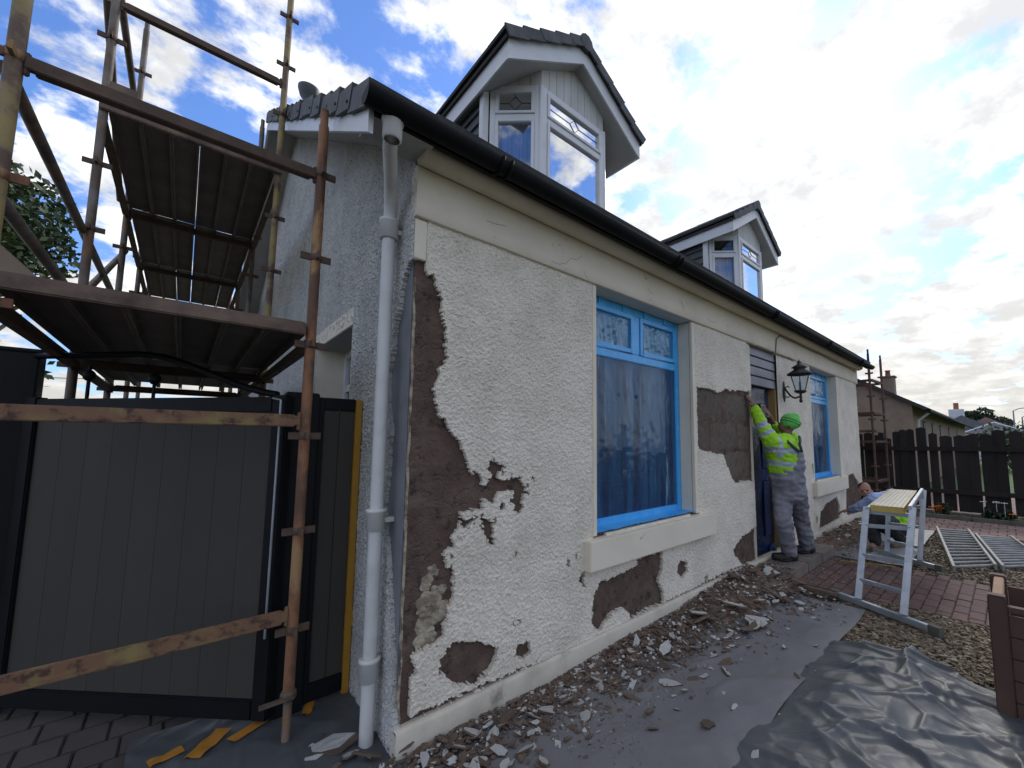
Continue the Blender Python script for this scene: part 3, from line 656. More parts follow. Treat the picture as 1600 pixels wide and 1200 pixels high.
# ------------------------------------------------------------------ windows under blue film
def wrinkle_sheet(m, x0, x1, z0, z1, y, amp, nu, nv, seed):
    def fn(u, v):
        x = x0 + u * (x1 - x0); z = z0 + v * (z1 - z0); e = min(1, 8 * min(u, 1 - u, v, 1 - v))
        n = mnoise.noise((x * 5, z * 1.6, seed)) + .6 * abs(mnoise.noise((x * 16 + z * 3, z * 4, seed + 3))) + .5 * abs(mnoise.noise((x * 24 + z * 5, z * 2.2, seed + 7))) + .45 * mnoise.noise((x * 26, z * 26, seed + 5)) * (1 if z > z1 - .25 * (z1 - z0) else .35)
        return (x, y - amp * n * e, z)
    return m.sheet(fn, nu, nv)
def film_window(o, zt, split, seed):
    x0, x1, z0, z1 = o; y0, y1 = .15, .20
    m = MB(); fwid = .068
    m.box(x0, x0 + fwid, y0, y1, z0, z1); m.box(x1 - fwid, x1, y0, y1, z0, z1)
    m.box(x0 + fwid, x1 - fwid, y0 + .002, y1, z1 - fwid, z1); m.box(x0 + fwid, x1 - fwid, y0 + .002, y1, z0, z0 + fwid)
    m.box(x0 + fwid, x1 - fwid, y0 - .004, y1, zt - .045, zt + .03)
    if split: m.box((x0 + x1) / 2 - .045, (x0 + x1) / 2 + .045, y0 - .002, y1, zt + .03, z1 - fwid)
    w = m.build('window', M_film, house, .006)
    xm = (x0 + x1) / 2
    # inner sash frames of the top lights
    lights = [(x0 + fwid, xm - .045), (xm + .045, x1 - fwid)] if split else [(x0 + fwid, x1 - fwid)]
    for a, b in lights:
        m = MB(); za, zb = zt + .03, z1 - fwid; s = .042
        m.box(a, a + s, y0 - .012, y0 + .02, za, zb); m.box(b - s, b, y0 - .012, y0 + .02, za, zb); m.box(a + s, b - s, y0 - .012, y0 + .02, zb - s, zb); m.box(a + s, b - s, y0 - .012, y0 + .02, za, za + s)
        m.build('top_light_frame', M_film, w, .004)
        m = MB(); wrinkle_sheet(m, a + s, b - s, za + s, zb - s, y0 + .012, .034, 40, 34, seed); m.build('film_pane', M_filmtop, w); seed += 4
        continue
        m = MB(); cx_, cz_ = (a + b) / 2, (za + zb) / 2; hx, hz = (b - a) * .20, (zb - za) * .26
        ring = [(cx_ + hx * math.cos(t), y0 - .012, cz_ + hz * math.sin(t)) for t in [k * math.pi / 3 for k in range(7)]]
        m.tube(ring, .004, 5); m.tube([(cx_, y0 - .011, cz_ + hz), (cx_, y0 - .011, zb - s)], .004, 5); m.tube([(cx_, y0 - .011, cz_ - hz), (cx_, y0 - .011, za + s)], .004, 5)
        m.build('leading', M_lead, w)
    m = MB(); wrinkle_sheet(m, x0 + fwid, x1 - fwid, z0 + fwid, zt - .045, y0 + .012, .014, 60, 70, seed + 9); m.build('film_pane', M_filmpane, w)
    zmid = z0 + .42 * (zt - z0)
    for k in range(16):
        zz_ = z0 + .05 + k * (zmid - z0) / 15
        m = MB(); m.prism([(x0 + .05, .262, zz_), (x0 + .05, .285, zz_ + .045), (x0 + .05, .288, zz_ + .045), (x0 + .05, .265, zz_)], (x1 - x0 - .1, 0, 0)); m.build('blind_slat', M_slat, w)
    for k, (ua, ub, za, zb) in enumerate(((.03, .20, .36, .985), (.27, .55, .44, .99), (.63, .93, .40, .985))):  # added pale panels behind the film, painted as reflections in the pane
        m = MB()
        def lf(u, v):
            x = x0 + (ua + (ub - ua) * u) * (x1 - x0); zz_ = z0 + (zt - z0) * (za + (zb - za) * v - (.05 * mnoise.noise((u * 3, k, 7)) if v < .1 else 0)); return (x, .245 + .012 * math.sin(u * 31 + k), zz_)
        m.sheet(lf, 40, 10); m.build('reflection_panel', M_panerefl, w)
    box_part('dark_room', M_dark, x0, x1, .315, .32, z0, z1, 0, w)
    g2 = random.Random(int(seed * 10))
    for k in range(0):
        xa = x0 + .12 + g2.random() * (x1 - x0 - .3); za = z0 + .12 + g2.random() * (zt - z0 - .35); hgt = g2.uniform(.22, .3); wd = g2.uniform(.06, .10)
        m = MB()
        def ff(u, v): return (xa + wd * (u - .5) * (1 - .8 * v) + .03 * v * math.sin(k), y0 - .004 - .020 * math.sin(u * 3.14) * (1 - v), za + hgt * v)
        m.sheet(ff, 4, 8); m.build('film_crease', M_filmtop, w)
    m = MB()
    def sf(u, v):
        x = x0 + u * (x1 - x0); return (x, -.004 + v * .16 + (.012 * mnoise.noise((x * 9, 5, seed)) if v < .1 else 0), z0 + .010 + .012 * abs(mnoise.noise((x * 14, v * 4, seed))))
    m.sheet(sf, 40, 5); m.build('film_apron', M_film, w)
    # loose strips of tape over the frame joints
    for k in range(4):
        xa = x0 + fwid + (k + .5) * (x1 - x0 - 2 * fwid) / 4
        m = MB(); m.box(xa - .04, xa + .04, y0 - .008, y0 + .0, z1 - fwid - .002 + .004 * k, z1 - .004); m.build('film_tape', M_film, w)
    return w
film_window(W1, oY(995, 560, .15).z, True, 2.0)
film_window(W2, oY(1283, 628, .15).z, False, 31.0)

# ------------------------------------------------------------------ front door in dark film, shutter slats above
m = MB(); m.box(DR[0] + .005, DR[1] - .065, .115, .15, .04, 2.15)
door = m.build('front_door', M_doorfilm, house)
m = MB()
def dfn(u, v):
    x = DR[0] + .005 + u * .768; z = .05 + v * 2.1
    return (x, .100 - .016 * mnoise.noise((x * 4, z * 1.3, 2)) - .012 * abs(mnoise.noise((x * 13, z * 4, 9))), z)
m.sheet(dfn, 30, 60); m.build('door_film', M_doorfilm, door)
for xa in (DR[0] + .13, DR[0] + .46):
    for za, zb in ((.25, .95), (1.1, 1.95)):
        m = MB(); m.box(xa, xa + .2, .080, .098, za, zb); m.build('door_panel', M_doorfilm, door, .012)
box_part('door_post', M_wood, DR[1] - .062, DR[1] - .001, .015, .13, .0, 2.15, .003)
box_part('door_threshold', M_wood, DR[0], DR[1], .01, .11, .0, .045, .004)
for k in range(4):
    z1 = 2.642 - k * .124; m = MB()
    m.prism([(DR[0] + .004, .052, z1), (DR[0] + .004, .024, z1 - .006), (DR[0] + .004, .018, z1 - .112), (DR[0] + .004, .052, z1 - .117)], (.832, 0, 0)); m.build('shutter_slat', M_shutter, house, .003)
box_part('shutter_back', M_dark, DR[0], DR[1], .06, .30, 2.15, 2.64, 0)
box_part('hall_dark', M_dark, DR[0] - .2, DR[1] + .2, .33, .34, GZ, 2.64, 0)

# ------------------------------------------------------------------ dormers
def dormer(cx, which):
    Yf, hf, ce, cy = 1.10, .49, .93, 1.54
    zs_, zh, zt = 3.9, 5.27, 4.91
    d = MB()
    for s in (-1, 1): d.prism([(cx + s * hf, Yf + .02, 3.6), (cx + s * ce, cy + .02, 3.6), (cx + s * ce, cy + .02, 3.98), (cx + s * hf, Yf + .02, 3.98)], (-s * .0, .05, 0))
    d.box(cx - hf, cx + hf, Yf + .02, Yf + .06, 3.6, 3.98)
    dm = d.build('dormer', M_board, house)
    lab = {0: 'nearer dormer with small leaded top lights above the gutter', 1: 'farther dormer above the front door end'}
    m = MB(); m.box(cx - ce + .06, cx + ce - .06, cy + .25, cy + .28, 3.6, 5.5); m.build('dark_room', M_dark, dm)
    # frames: three lights of the canted bay
    def light(a, b, curtains=True):
        a = Vector((cx + a[0], a[1], 0)); b = Vector((cx + b[0], b[1], 0)); t = (b - a).normalized(); nn = Vector((t.y, -t.x, 0)); L = (b - a).length
        if nn.y > 0: nn = -nn
        def bx(m, u0, u1, z0, z1, n0, n1):
            ps = [a + t * u0 + nn * n0, a + t * u1 + nn * n0, a + t * u1 + nn * n1, a + t * u0 + nn * n1]
            m._add([(p.x, p.y, z) for z in (z0, z1) for p in ps], [(3, 2, 1, 0), (4, 5, 6, 7), (0, 1, 5, 4), (1, 2, 6, 5), (2, 3, 7, 6), (3, 0, 4, 7)])
        m = MB(); f = .06
        bx(m, 0, f, zs_, zh, -.05, .012); bx(m, L - f, L, zs_, zh, -.05, .012); bx(m, f, L - f, zh - f, zh, -.05, .010); bx(m, f, L - f, zt - .03, zt + .03, -.05, .010); bx(m, f, L - f, zs_, zs_ + f, -.05, .010)
        fr = m.build('window_frame', M_white, dm, .004)
        for za, zb in ((zs_ + f, zt - .03), (zt + .03, zh - f)):
            m = MB(); s = .034
            bx(m, f, f + s, za, zb, -.03, .026); bx(m, L - f - s, L - f, za, zb, -.03, .026); bx(m, f + s, L - f - s, zb - s, zb, -.03, .024); bx(m, f + s, L - f - s, za, za + s, -.03, .024)
            m.build('sash', M_white, dm, .004)
            m = MB(); bx(m, f + s, L - f - s, za + s, zb - s, -.012, -.008); m.build('pane', M_glass, dm)
            if zb > 5:
                m = MB(); mid = a + t * (L / 2) - nn * .004; zc = (za + zb) / 2; q = [mid + Vector((0, 0, zc + .075)), mid + t * .07 + Vector((0, 0, zc)), mid + Vector((0, 0, zc - .075)), mid - t * .07 + Vector((0, 0, zc)), mid + Vector((0, 0, zc + .075))]
                m.tube(q, .004, 5)
                for e in (Vector((0, 0, .15)), Vector((0, 0, -.15)), t * (L / 2 - .1), -t * (L / 2 - .1)):
                    k_ = Vector((0, 0, .075 if e.z > 0 else -.075)) if abs(e.z) > 0 else t * (.07 if e.dot(t) > 0 else -.07)
                    m.tube([mid + Vector((0, 0, zc)) + k_, mid + Vector((0, 0, zc)) + e], .003, 5)
                m.build('leading', M_lead, dm)
        m = MB()
        def cf(u, v):
            p = a + t * (f + .0 + u * (L - 2 * f)) - nn * (.10 + .018 * math.sin(u * L * 60) + .01 * math.sin(u * L * 23 + 1)); return (p.x, p.y, zs_ + v * (zt + .0 - zs_ if curtains else zh - zs_))
        m.sheet(cf, 60, 4); m.build('curtain', M_curtain, dm)
        return a, b, t, nn, L
    fa = light((-hf + .012, Yf), (hf - .012, Yf), False)
    light((-ce + .05, cy - .05), (-hf - .008, Yf + .008)); light((hf + .008, Yf + .008), (ce - .05, cy - .05))
    for s in (-1, 1):
        m = MB(); m.tube([(cx + s * hf, Yf + .006, 3.9), (cx + s * hf, Yf + .006, zh)], .028, 8); m.build('corner_post', M_white, dm)
        m = MB(); m.box(cx + s * ce - .035, cx + s * ce + .035, cy - .05, cy + .03, 3.9, zh); m.build('corner_post', M_white, dm, .004)
    # boarded gable above the lights
    e_ = 1.0; ze, za_ = 5.13, 5.76
    def under(x): return za_ - (za_ - ze) * min(1.0, abs(x) / e_)
    nb = 9; w = 2 * hf / nb
    for k in range(nb):
        xa = -hf + k * w; xb = xa + w - .006
        m = MB(); pts = [(cx + xa, Yf, zh), (cx + xb, Yf, zh), (cx + xb, Yf, under(xb) + .03)] + ([(cx, Yf, za_ + .03)] if xa < 0 < xb else []) + [(cx + xa, Yf, under(xa) + .03)]
        m.prism(pts, (0, .02, 0)); m.build('gable_board', M_board, dm)
    for s in (-1, 1):
        for k in range(5):
            fa_ = k / 5; fb = (k + .95) / 5; xa = hf + (ce - hf) * fa_; xb = hf + (ce - hf) * fb; ya = Yf + (cy - Yf) * fa_; yb = Yf + (cy - Yf) * fb
            m = MB(); m._add([(cx + s * xa, ya, zh), (cx + s * xb, yb, zh), (cx + s * xb, yb, max(under(xb), zh) + .03), (cx + s * xa, ya, max(under(xa), zh) + .03)], [(0, 1, 2, 3)])
            m.v = m.v + [(x, y + .02, z) for x, y, z in m.v]; m._add([], []); m.f.append((7, 6, 5, 4)); m.m.append(0); m.sm.append(False)
            m.build('gable_board', M_board, dm)
    # slatted cheeks
    for s in (-1, 1):
        for k in range(9):
            z0 = 3.95 + k * .135
            m = MB(); m.prism([(cx + s * (ce - .03), cy + .02, z0), (cx + s * (ce + .012), cy + .02, z0), (cx + s * (ce - .012), cy + .02, z0 + .13), (cx + s * (ce - .03), cy + .02, z0 + .13)], (0, 2.2, 0)); m.build('cheek_slat', M_tile, dm)
    # roof: soffit boards, white barge and eaves boards, tiles
    Yb = .95; Ye = 3.95; sl = (za_ - ze) / e_; ln = math.hypot(1, sl); tx = 1 / ln; tz = sl / ln
    for s in (-1, 1):
        m = MB(); m.prism([(cx + s * e_, Yb + .02, ze), (cx, Yb + .02, za_), (cx, Yb + .02, za_ + .02), (cx + s * e_, Yb + .02, ze + .02)], (0, Ye - Yb, 0)); m.build('soffit', M_soffit, dm)
        m = MB(); m.prism([(cx + s * (e_ + .018), Yb - .003, ze - .015), (cx, Yb - .003, za_ - .005), (cx, Yb - .003, za_ + .20), (cx + s * (e_ + .018), Yb - .003, ze + .195)], (0, .022, 0)); m.build('barge_board', M_white, dm)
        m = MB(); m.box(*sorted((cx + s * e_, cx + s * (e_ + .02))), Yb + .02, Ye - .3, ze - .01, ze + .19); m.build('eaves_board', M_white, dm)
        m = MB(); m.prism([(cx + s * (e_ + .05), Yb - .02, ze + .175), (cx, Yb - .02, za_ + .205), (cx, Yb - .02, za_ + .25), (cx + s * (e_ + .05), Yb - .02, ze + .22)], (0, Ye - Yb, 0)); m.build('tile_bed', M_nroof, dm)
        nt = 5; stp = (ln + .06) / nt
        for k in range(nt):
            q0 = Vector((cx + s * (e_ + .07), 0, ze + .225)) + Vector((-s * tx, 0, tz)) * (k * stp); up = Vector((s * tz, 0, tx)); al = Vector((-s * tx, 0, tz))
            q = [q0 + up * .045, q0 + al * stp * 1.08 + up * .018, q0 + al * stp * 1.08 - up * .085, q0 - up * .068]
            m = MB(); m.prism([(p.x, Yb - .055 + random.uniform(-.004, .004), p.z) for p in q], (0, .02, 0))
            q = [q0 + up * .036, q0 + al * stp * 1.08 + up * .013, q0 + al * stp * 1.08 - up * .006, q0 + up * .012]
            m.prism([(p.x, Yb - .034, p.z) for p in q], (0, .30, 0)); m.build('verge_tile', M_tile, dm)
            m = MB(); q = [q0 + up * .034, q0 + al * stp * 1.08 + up * .011, q0 + al * stp * 1.08 - up * .006, q0 + up * .012]
            m.prism([(p.x, Yb + .268, p.z) for p in q], (0, Ye - Yb - .3, 0)); m.build('tile_course', M_tile, dm)
    for k in range(7):
        m = MB(); m.tube([(cx, Yb - .06 + k * .44, za_ + .225), (cx, Yb + .385 + k * .44, za_ + .23)], .095, 10); m.build('ridge_tile', M_tile, dm)
    return dm
dormer(2.19, 0)
dormer(6.87, 1)

# ================================================================== ground, paths, sheets
def flat(name, mt, x0, x1, y0, y1, z): return structure(MB()._add([(x0, y0, z), (x1, y0, z), (x1, y1, z), (x0, y1, z)], [(0, 1, 2, 3)]).build(name, mt))
flat('ground', M_ground, -400, 700, -500, 600, GZ - .03)
flat('driveway', M_joint, -6, .1, -4, 9, GZ - .014)
gb = flat('gravel_bed', M_earth, .1, 8.55, -5.5, .3, GZ - .012)
# concrete block paving of the drive (seen at the photo's lower left)
dv = bpy.data.objects['driveway']; src = None
for i in range(15):
    for j in range(9):
        x = -2.1 + i * .155 + (0 if j % 2 else .05); y = .15 + j * .205
        if x > -.75: continue
        if src is None:
            src = MB().box(0, .15, 0, .20, -.03, 0).build('paver', M_paving, dv, .006); src.location = (x, y, GZ + .002)
        else: copy_to(src, dv, (x, y, GZ + .002 + random.uniform(-.002, .002)))
# front path of red pavers running out from the step
path = structure(MB()._add([(4.0, -4.6, GZ - .006), (5.45, -4.6, GZ - .006), (5.45, -.3, GZ - .006), (4.0, -.3, GZ - .006)], [(0, 1, 2, 3)]).build('path', M_joint))
src = None
for j in range(26):
    for i in range(7):
        y = -.42 - (j + 1) * .105; x = 4.03 + i * .205 - (.10 if j % 2 else 0); L = .2
        if x < 4.0: x = 4.03; L = .1
        if y < -3.1: continue
        zz_ = GZ + .012 + random.uniform(-.003, .003)
        if src is None or L < .2:
            b = MB().box(0, L, 0, .1, -.03, 0).build('brick', M_brick, path, .005); b.location = (x, y, zz_)
            if L == .2: src = b
        else: copy_to(src, path, (x, y, zz_), (random.uniform(-.01, .01), random.uniform(-.01, .01), random.uniform(-.01, .01)))
# step of concrete slabs at the door
step = thing('door_step', 'low concrete step strewn with plaster dust under the blue door', 'step', (4.75, -.21, GZ))
for k in range(3): MB().box(3.97 + k * .54, 3.97 + k * .54 + .532, -.415, -.04, GZ - .03, GZ + .115 + .002 * k).build('slab', M_slab, step, .008)
MB().box(3.98, 5.58, -.40, -.05, GZ - .05, GZ + .1).build('slab_bed', M_joint, step)
# far cross path of pink pavers, kerb and planting bed at the fence
cp = structure(MB()._add([(8.55, -5, GZ - .005), (10.05, -5, GZ - .005), (10.05, 1, GZ - .005), (8.55, 1, GZ - .005)], [(0, 1, 2, 3)]).build('cross_path', M_joint))
src = None
for i in range(7):
    for j in range(17):
        x = 8.57 + i * .21; y = .2 - j * .21 + (.1 if i % 2 else 0)
        if src is None: src = MB().box(0, .2, 0, .2, -.03, 0).build('paver', M_pinkbrick, cp, .005); src.location = (x, y, GZ + .01)
        else: copy_to(src, cp, (x, y, GZ + .01 + random.uniform(-.002, .002)))
kb = thing('kerb', 'low mossy kerb edging the flower bed below the dark fence', 'kerb', (10.1, -1.5, GZ))
for k in range(6): MB().box(10.06, 10.17, .3 - (k + 1) * .92, .3 - k * .92 - .012, GZ - .05, GZ + .08).build('kerb_stone', M_kerb, kb, .012)
structure(MB().sheet(lambda u, v: (10.17 + u * 1.0, .4 - v * 5.5, GZ + .03 + .03 * mnoise.noise((u * 6, v * 30, 1))), 8, 50).build('flower_bed', M_earth))
flat('neighbour_path', M_pinkbrick, 11.3, 15.5, -7, 1.5, GZ - .004)
flat('lawn', M_grass, 15.5, 40, -12, -.4, GZ + .0)

def on_path(x, y): return (x > 3.97) & (x < 5.5)
def scatter(n, gen, base, size, mats_n, flatn=.6, seed=1):
    # many small irregular stones joined in one mesh (12 triangles each)
    g = np.random.default_rng(seed); x, y, z = gen(g, n); n = len(x)
    c = np.array([[-1, -1, -1], [1, -1, -1], [1, 1, -1], [-1, 1, -1], [-1, -1, 1], [1, -1, 1], [1, 1, 1], [-1, 1, 1]], float) * .5
    sz = size(g, n); S3 = np.stack([sz * g.uniform(.7, 1.4, n), sz * g.uniform(.6, 1.1, n), sz * flatn * g.uniform(.5, 1.2, n)], -1)
    v = c[None] * S3[:, None] * g.uniform(.55, 1.15, (n, 8, 3))
    a = g.uniform(0, 6.28, n); t = g.normal(0, .28 if flatn > .3 else .42, n)
    ca, sa = np.cos(a)[:, None], np.sin(a)[:, None]; ct, st = np.cos(t)[:, None], np.sin(t)[:, None]
    X, Y, Zc = v[..., 0], v[..., 1], v[..., 2]; Y, Zc = Y * ct - Zc * st, Y * st + Zc * ct; X, Y = X * ca - Y * sa, X * sa + Y * ca
    V = np.stack([X + x[:, None], Y + y[:, None], Zc + z[:, None] + (S3[:, 2] * .35)[:, None]], -1).reshape(-1, 3)
    f = np.array([[0, 3, 2, 1], [4, 5, 6, 7], [0, 1, 5, 4], [1, 2, 6, 5], [2, 3, 7, 6], [3, 0, 4, 7]])
    F = (f[None] + (np.arange(n) * 8)[:, None, None]).reshape(-1, 4); mi = np.repeat(g.choice(len(mats_n), n, p=mats_n), 6)
    return V, F, mi
def gen_gravel(g, n):
    u = g.uniform(0, 1, n); x = np.where(u < .62, g.uniform(2.0, 4.05, n), g.uniform(5.45, 8.5, n)); y = np.where(u < .62, -g.uniform(.95, 3.2, n), -g.uniform(.2, 3.2, n))
    k = ~((x < 3.55) & (y > -1.12)) & ~((x < 2.6) & (y > -2.05)); x, y = x[k], y[k]; return x, y, np.full(len(x), GZ - .012) + .012 * fbm(x * 2, y * 2, 3, 5)
V, F, mi = scatter(27000, gen_gravel, GZ, lambda g, n: g.uniform(.012, .034, n), [.45, .38, .17], .6, 3)
stuff(mesh_np('gravel', V, F, [M_stone1, M_stone2, M_stone3], mi))

# floor sheets
def edge_noise(x, s): return .03 * mnoise.noise((x * 2.1, s, 0)) + .012 * mnoise.noise((x * 9, s, 4))
def folds(x, y, s, k=1.0):
    a = mnoise.noise((x * 1.5 + y * .7, y * 1.7, s)); b = abs(mnoise.noise((x * 2.3 - y * 1.7, y * 2.0 + x * .9, s + 4))); c = abs(mnoise.noise((x * 4.6 + y * 2.6, y * 4.0 - x * 2.4, s + 8))); e = abs(mnoise.noise((x * 9 - y * 6, y * 8 + x * 3, s + 13))); f = abs(mnoise.noise((x * 19 + y * 9, y * 17 - x * 8, s + 17)))
    w = .45 + .55 * max(0.0, min(1.0, .5 + 1.4 * mnoise.noise((x * 1.1, y * 1.1, s + 40))))
    cr = 0.0
    for sc_, am in ((2.1, .022), (4.6, .010)):
        d_ = mnoise.voronoi((x * sc_ * 1.2 + .5 * y, y * sc_ * .8 - .4 * x, s))[0]; cr += am * max(0.0, 1 - (d_[1] - d_[0]) / .16) ** 1.3
    return k * (.05 * max(0, a + .15) - .10 * b * w + .055 * w - .022 * c * w - .006 * e * w + cr * (.4 + w) + .02)
def shA(u, v):
    x = -.02 + u * 3.66; y = .02 - v * (1.16 + .03 * mnoise.noise((x * 1.3, 2, 0)))
    r = abs(mnoise.noise((x * 1.3 + y * 1.5, y * 2.4 - x * .6, 4)))
    z = GZ + .016 + .010 * mnoise.noise((x * 2, y * 3, 7)) + .018 * max(0, .18 - r) / .18 * (.5 + .5 * mnoise.noise((x, y, 12))) + .003 * mnoise.noise((x * 14, y * 14, 5))
    return (x + .04 * mnoise.noise((y * 2, 8, 0)) * u, y, z)
o = stuff(MB().sheet(shA, 240, 80).build('floor_sheet', M_sheet)); 
def shB(u, v):
    x = -.6 + u * 3.42 + .1 * mnoise.noise((v * 5, 3, 3)) * u - .42 * max(0, v - .35) * u; y = -1.08 - v * 1.9
    return (x, y, GZ + .004 + folds(x, y, 3.0, 1.15 * min(1, v * 7 + .1)))
stuff(MB().sheet(shB, 320, 210).build('crumpled_polythene', M_poly))
def shC(u, v):
    x = -.93 + u * .95; y = -.6 + v * 1.62
    return (x + .02 * mnoise.noise((y * 3, 1, 1)), y, GZ + .008 + folds(x + 7, y, 5.0, .35))
stuff(MB().sheet(shC, 70, 90).build('dark_polythene', M_poly))
def shD(u, v):
    x = 5.55 + u * 2.9; y = -.75 - v * .42 + .05 * mnoise.noise((x, 4, 0)); return (x, y, GZ + .012 + .3 * folds(x, y, 9.0, .6))
stuff(MB().sheet(shD, 80, 20).build('pale_floor_sheet', mat('pale floor sheet', (.30, .30, .29), .6, (.22, .22, .21), 4, 6, .4, .7)))
def shE(u, v):
    x = 5.5 + u * 2.9; y = -.0 - v * .75; return (x, y, GZ + .006 + .25 * folds(x, y, 19.0, .6))
stuff(MB().sheet(shE, 70, 30).build('dusty_sheet', M_sheet))
for k, (px, py, lx, ly, a) in enumerate(((325, 1170, .20, .075, .9), (388, 1148, .17, .06, .5), (482, 1112, .14, .045, 1.2), (258, 1192, .12, .06, .2))):
    p = oZ(px, py, GZ + .02); ca, sa = math.cos(a), math.sin(a)
    m = MB(); m.sheet(lambda u, v: (p.x + (u - .5) * lx * ca - (v - .5) * ly * sa, p.y + (u - .5) * lx * sa + (v - .5) * ly * ca, GZ + .048 + .012 * mnoise.noise((u * 3, v * 2, k)) + .02 * max(0, u - .8)), 8, 4)
    tag(m.build('tape_strip', M_tape, None, 0, (p.x, p.y, GZ)), ('widest orange tape strip in the middle of the dark polythene', 'orange tape strip between the widest strip and the jack of the pole', 'orange tape strip curled against the foot of the scaffold pole', 'orange tape strip cut by the lower edge of the photo')[k], 'tape')

# ================================================================== rubble off the wall
def heap(x, y):
    w = (.26 + .74 * np.clip((x - 1.9) / 1.5, 0, 1)) * np.clip((x - .9) / .6, 0, 1) * np.clip((4.15 - x) / .4, 0, 1); w2 = np.clip((x + .3) / .2, 0, 1) * np.clip((1.0 - x) / .5, 0, 1) * .25; w3 = np.clip((x - 5.6) / .4, 0, 1) * np.clip((8.9 - x) / .5, 0, 1) * .6
    bump_ = 1 + .7 * (fbm(x * 2.2, y * 2.2, 3, 8) - .5)
    return (w * .15 + w2 * .10 + w3 * .12) * np.exp(-((-y) / (.30 + .12 * np.clip((x - 1.5) / 2.3, 0, 1))) ** 2) * bump_
def heap1(x, y): return float(heap(np.array([x]), np.array([y]))[0])
xs = np.linspace(-.3, 9.1, 380); ys = np.linspace(-.95, -.02, 44); X, Y = np.meshgrid(xs, ys)
Zh = GZ - .004 + heap(X, Y) + .012 * (fbm(X * 30, Y * 30, 3, 17) - .5); V = np.stack([X, Y, Zh], -1).reshape(-1, 3)
idx = np.arange(len(V)).reshape(X.shape); F = np.stack([idx[:-1, :-1], idx[:-1, 1:], idx[1:, 1:], idx[1:, :-1]], -1).reshape(-1, 4)
hk = (heap(X, Y) > .012 + .022 * fbm(X * 9, Y * 9, 3, 3)); hk = (hk[:-1, :-1] & hk[1:, 1:] & hk[:-1, 1:] & hk[1:, :-1]).reshape(-1); V, F = compact(V, F[hk])
stuff(mesh_np('rubble_heap', V, F, M_chipb, None, False))
def gen_rub(g, n):
    x = np.where(g.uniform(0, 1, n) < .66, g.uniform(.6, 4.15, n), np.where(g.uniform(0, 1, n) < .5, g.uniform(-.35, 1.2, n), g.uniform(5.4, 8.9, n)))
    y = -np.abs(g.normal(0, .19 + .09 * np.clip(x - 1, 0, 3), n)) - .03
    k = (y > -1.1) & ~((x > 3.9) & (x < 5.5) & (y < -.40)) & (g.uniform(0, 1, n) < .55 + .45 * np.clip(fbm(x * 3, y * 3, 2, 6) * 2.4 - .6, 0, 1)); x, y = x[k], y[k]
    return x, y, GZ + .016 + np.where((x > 3.97) & (x < 5.58), .10, heap(x, y))
V, F, mi = scatter(9000, gen_rub, GZ, lambda g, n: .008 + .046 * g.beta(1.2, 4.2, n), [.83, .17], .20, 9)
stuff(mesh_np('small_rubble', V, F, [M_chipb, M_chipw], mi))
def gen_dust(g, n):
    x = g.uniform(-.2, 3.7, n); y = -g.beta(1.2, 2.2, n) * 1.15 - .02
    k = fbm(x * 2.3, y * 2.3, 3, 26) + .35 * (y + .6) > .44; x, y = x[k], y[k]; return x, y, np.full(len(x), GZ + .022)
V, F, mi = scatter(6500, gen_dust, GZ, lambda g, n: .003 + .011 * g.beta(1.2, 6, n), [.86, .14], .5, 12)
stuff(mesh_np('plaster_crumbs', V, F, [M_chipb, M_chipw], mi))
def gen_pt(g, n):
    x = g.uniform(3.95, 5.6, n); y = -.02 - 1.7 * g.beta(1.0, 2.6, n); st = (x > 3.97) & (x < 5.58) & (y > -.41); return x, y, np.where(st, GZ + .118, GZ + .016)
V, F, mi = scatter(900, gen_pt, GZ, lambda g, n: .004 + .016 * g.beta(1.2, 5, n), [.68, .32], .45, 44)
stuff(mesh_np('path_crumbs', V, F, [M_chipb, M_chipw], mi))
def gen_pl(g, n):
    x = g.uniform(.2, 2.7, n); y = -1.15 - g.uniform(0, 1, n) ** 1.3 * 1.0; return x, y, np.full(len(x), GZ + .03)
V, F, mi = scatter(160, gen_pl, GZ, lambda g, n: .004 + .014 * g.beta(1.2, 4, n), [.4, .6], .5, 15)
stuff(mesh_np('stray_crumbs', V, F, [M_chipb, M_chipw], mi))
# single pieces big enough to pick up
def slab_mesh(name, seed, white):
    g = random.Random(seed); n = g.randint(6, 9); pts = []
    for k in range(n):
        t = 2 * math.pi * k / n + g.uniform(-.25, .25); r = g.uniform(.55, 1.0); pts.append((r * math.cos(t), .75 * r * math.sin(t)))
    m = MB(); nr = 3; c = (0, 0)
    top = [[(x * s + .04 * g.uniform(-1, 1), y * s + .04 * g.uniform(-1, 1), .20 * g.uniform(.7, 1.2)) for x, y in pts] for s in (.45, .95)]
    bot = [(x * 1.02, y * 1.02, -.16 * g.uniform(.6, 1.2)) for x, y in pts]
    V = [(0, 0, .24)] + top[0] + top[1] + bot + [(0, 0, -.2)]; N = len(V) - 1
    m.mi = 0
    F = []
    for k in range(n):
        a, b = 1 + k, 1 + (k + 1) % n; F += [(0, a, b), (a, a + n, b + n, b)]
    m._add(V, F); o_ = len(m.f)
    m.mi = 1
    F2 = []
    for k in range(n):
        a, b = 1 + n + k, 1 + n + (k + 1) % n; F2 += [(a, a + n, b + n, b), (a + n, N, b + n)]
    m.f += F2; m.m += [1] * len(F2); m.sm += [False] * len(F2)
    return m.build(name, [M_chipw if white else M_chipb, M_chipb])
variants = {True: [slab_mesh('render_piece', 100 + k, True) for k in range(6)], False: [slab_mesh('mortar_piece', 200 + k, False) for k in range(6)]}
used = {}
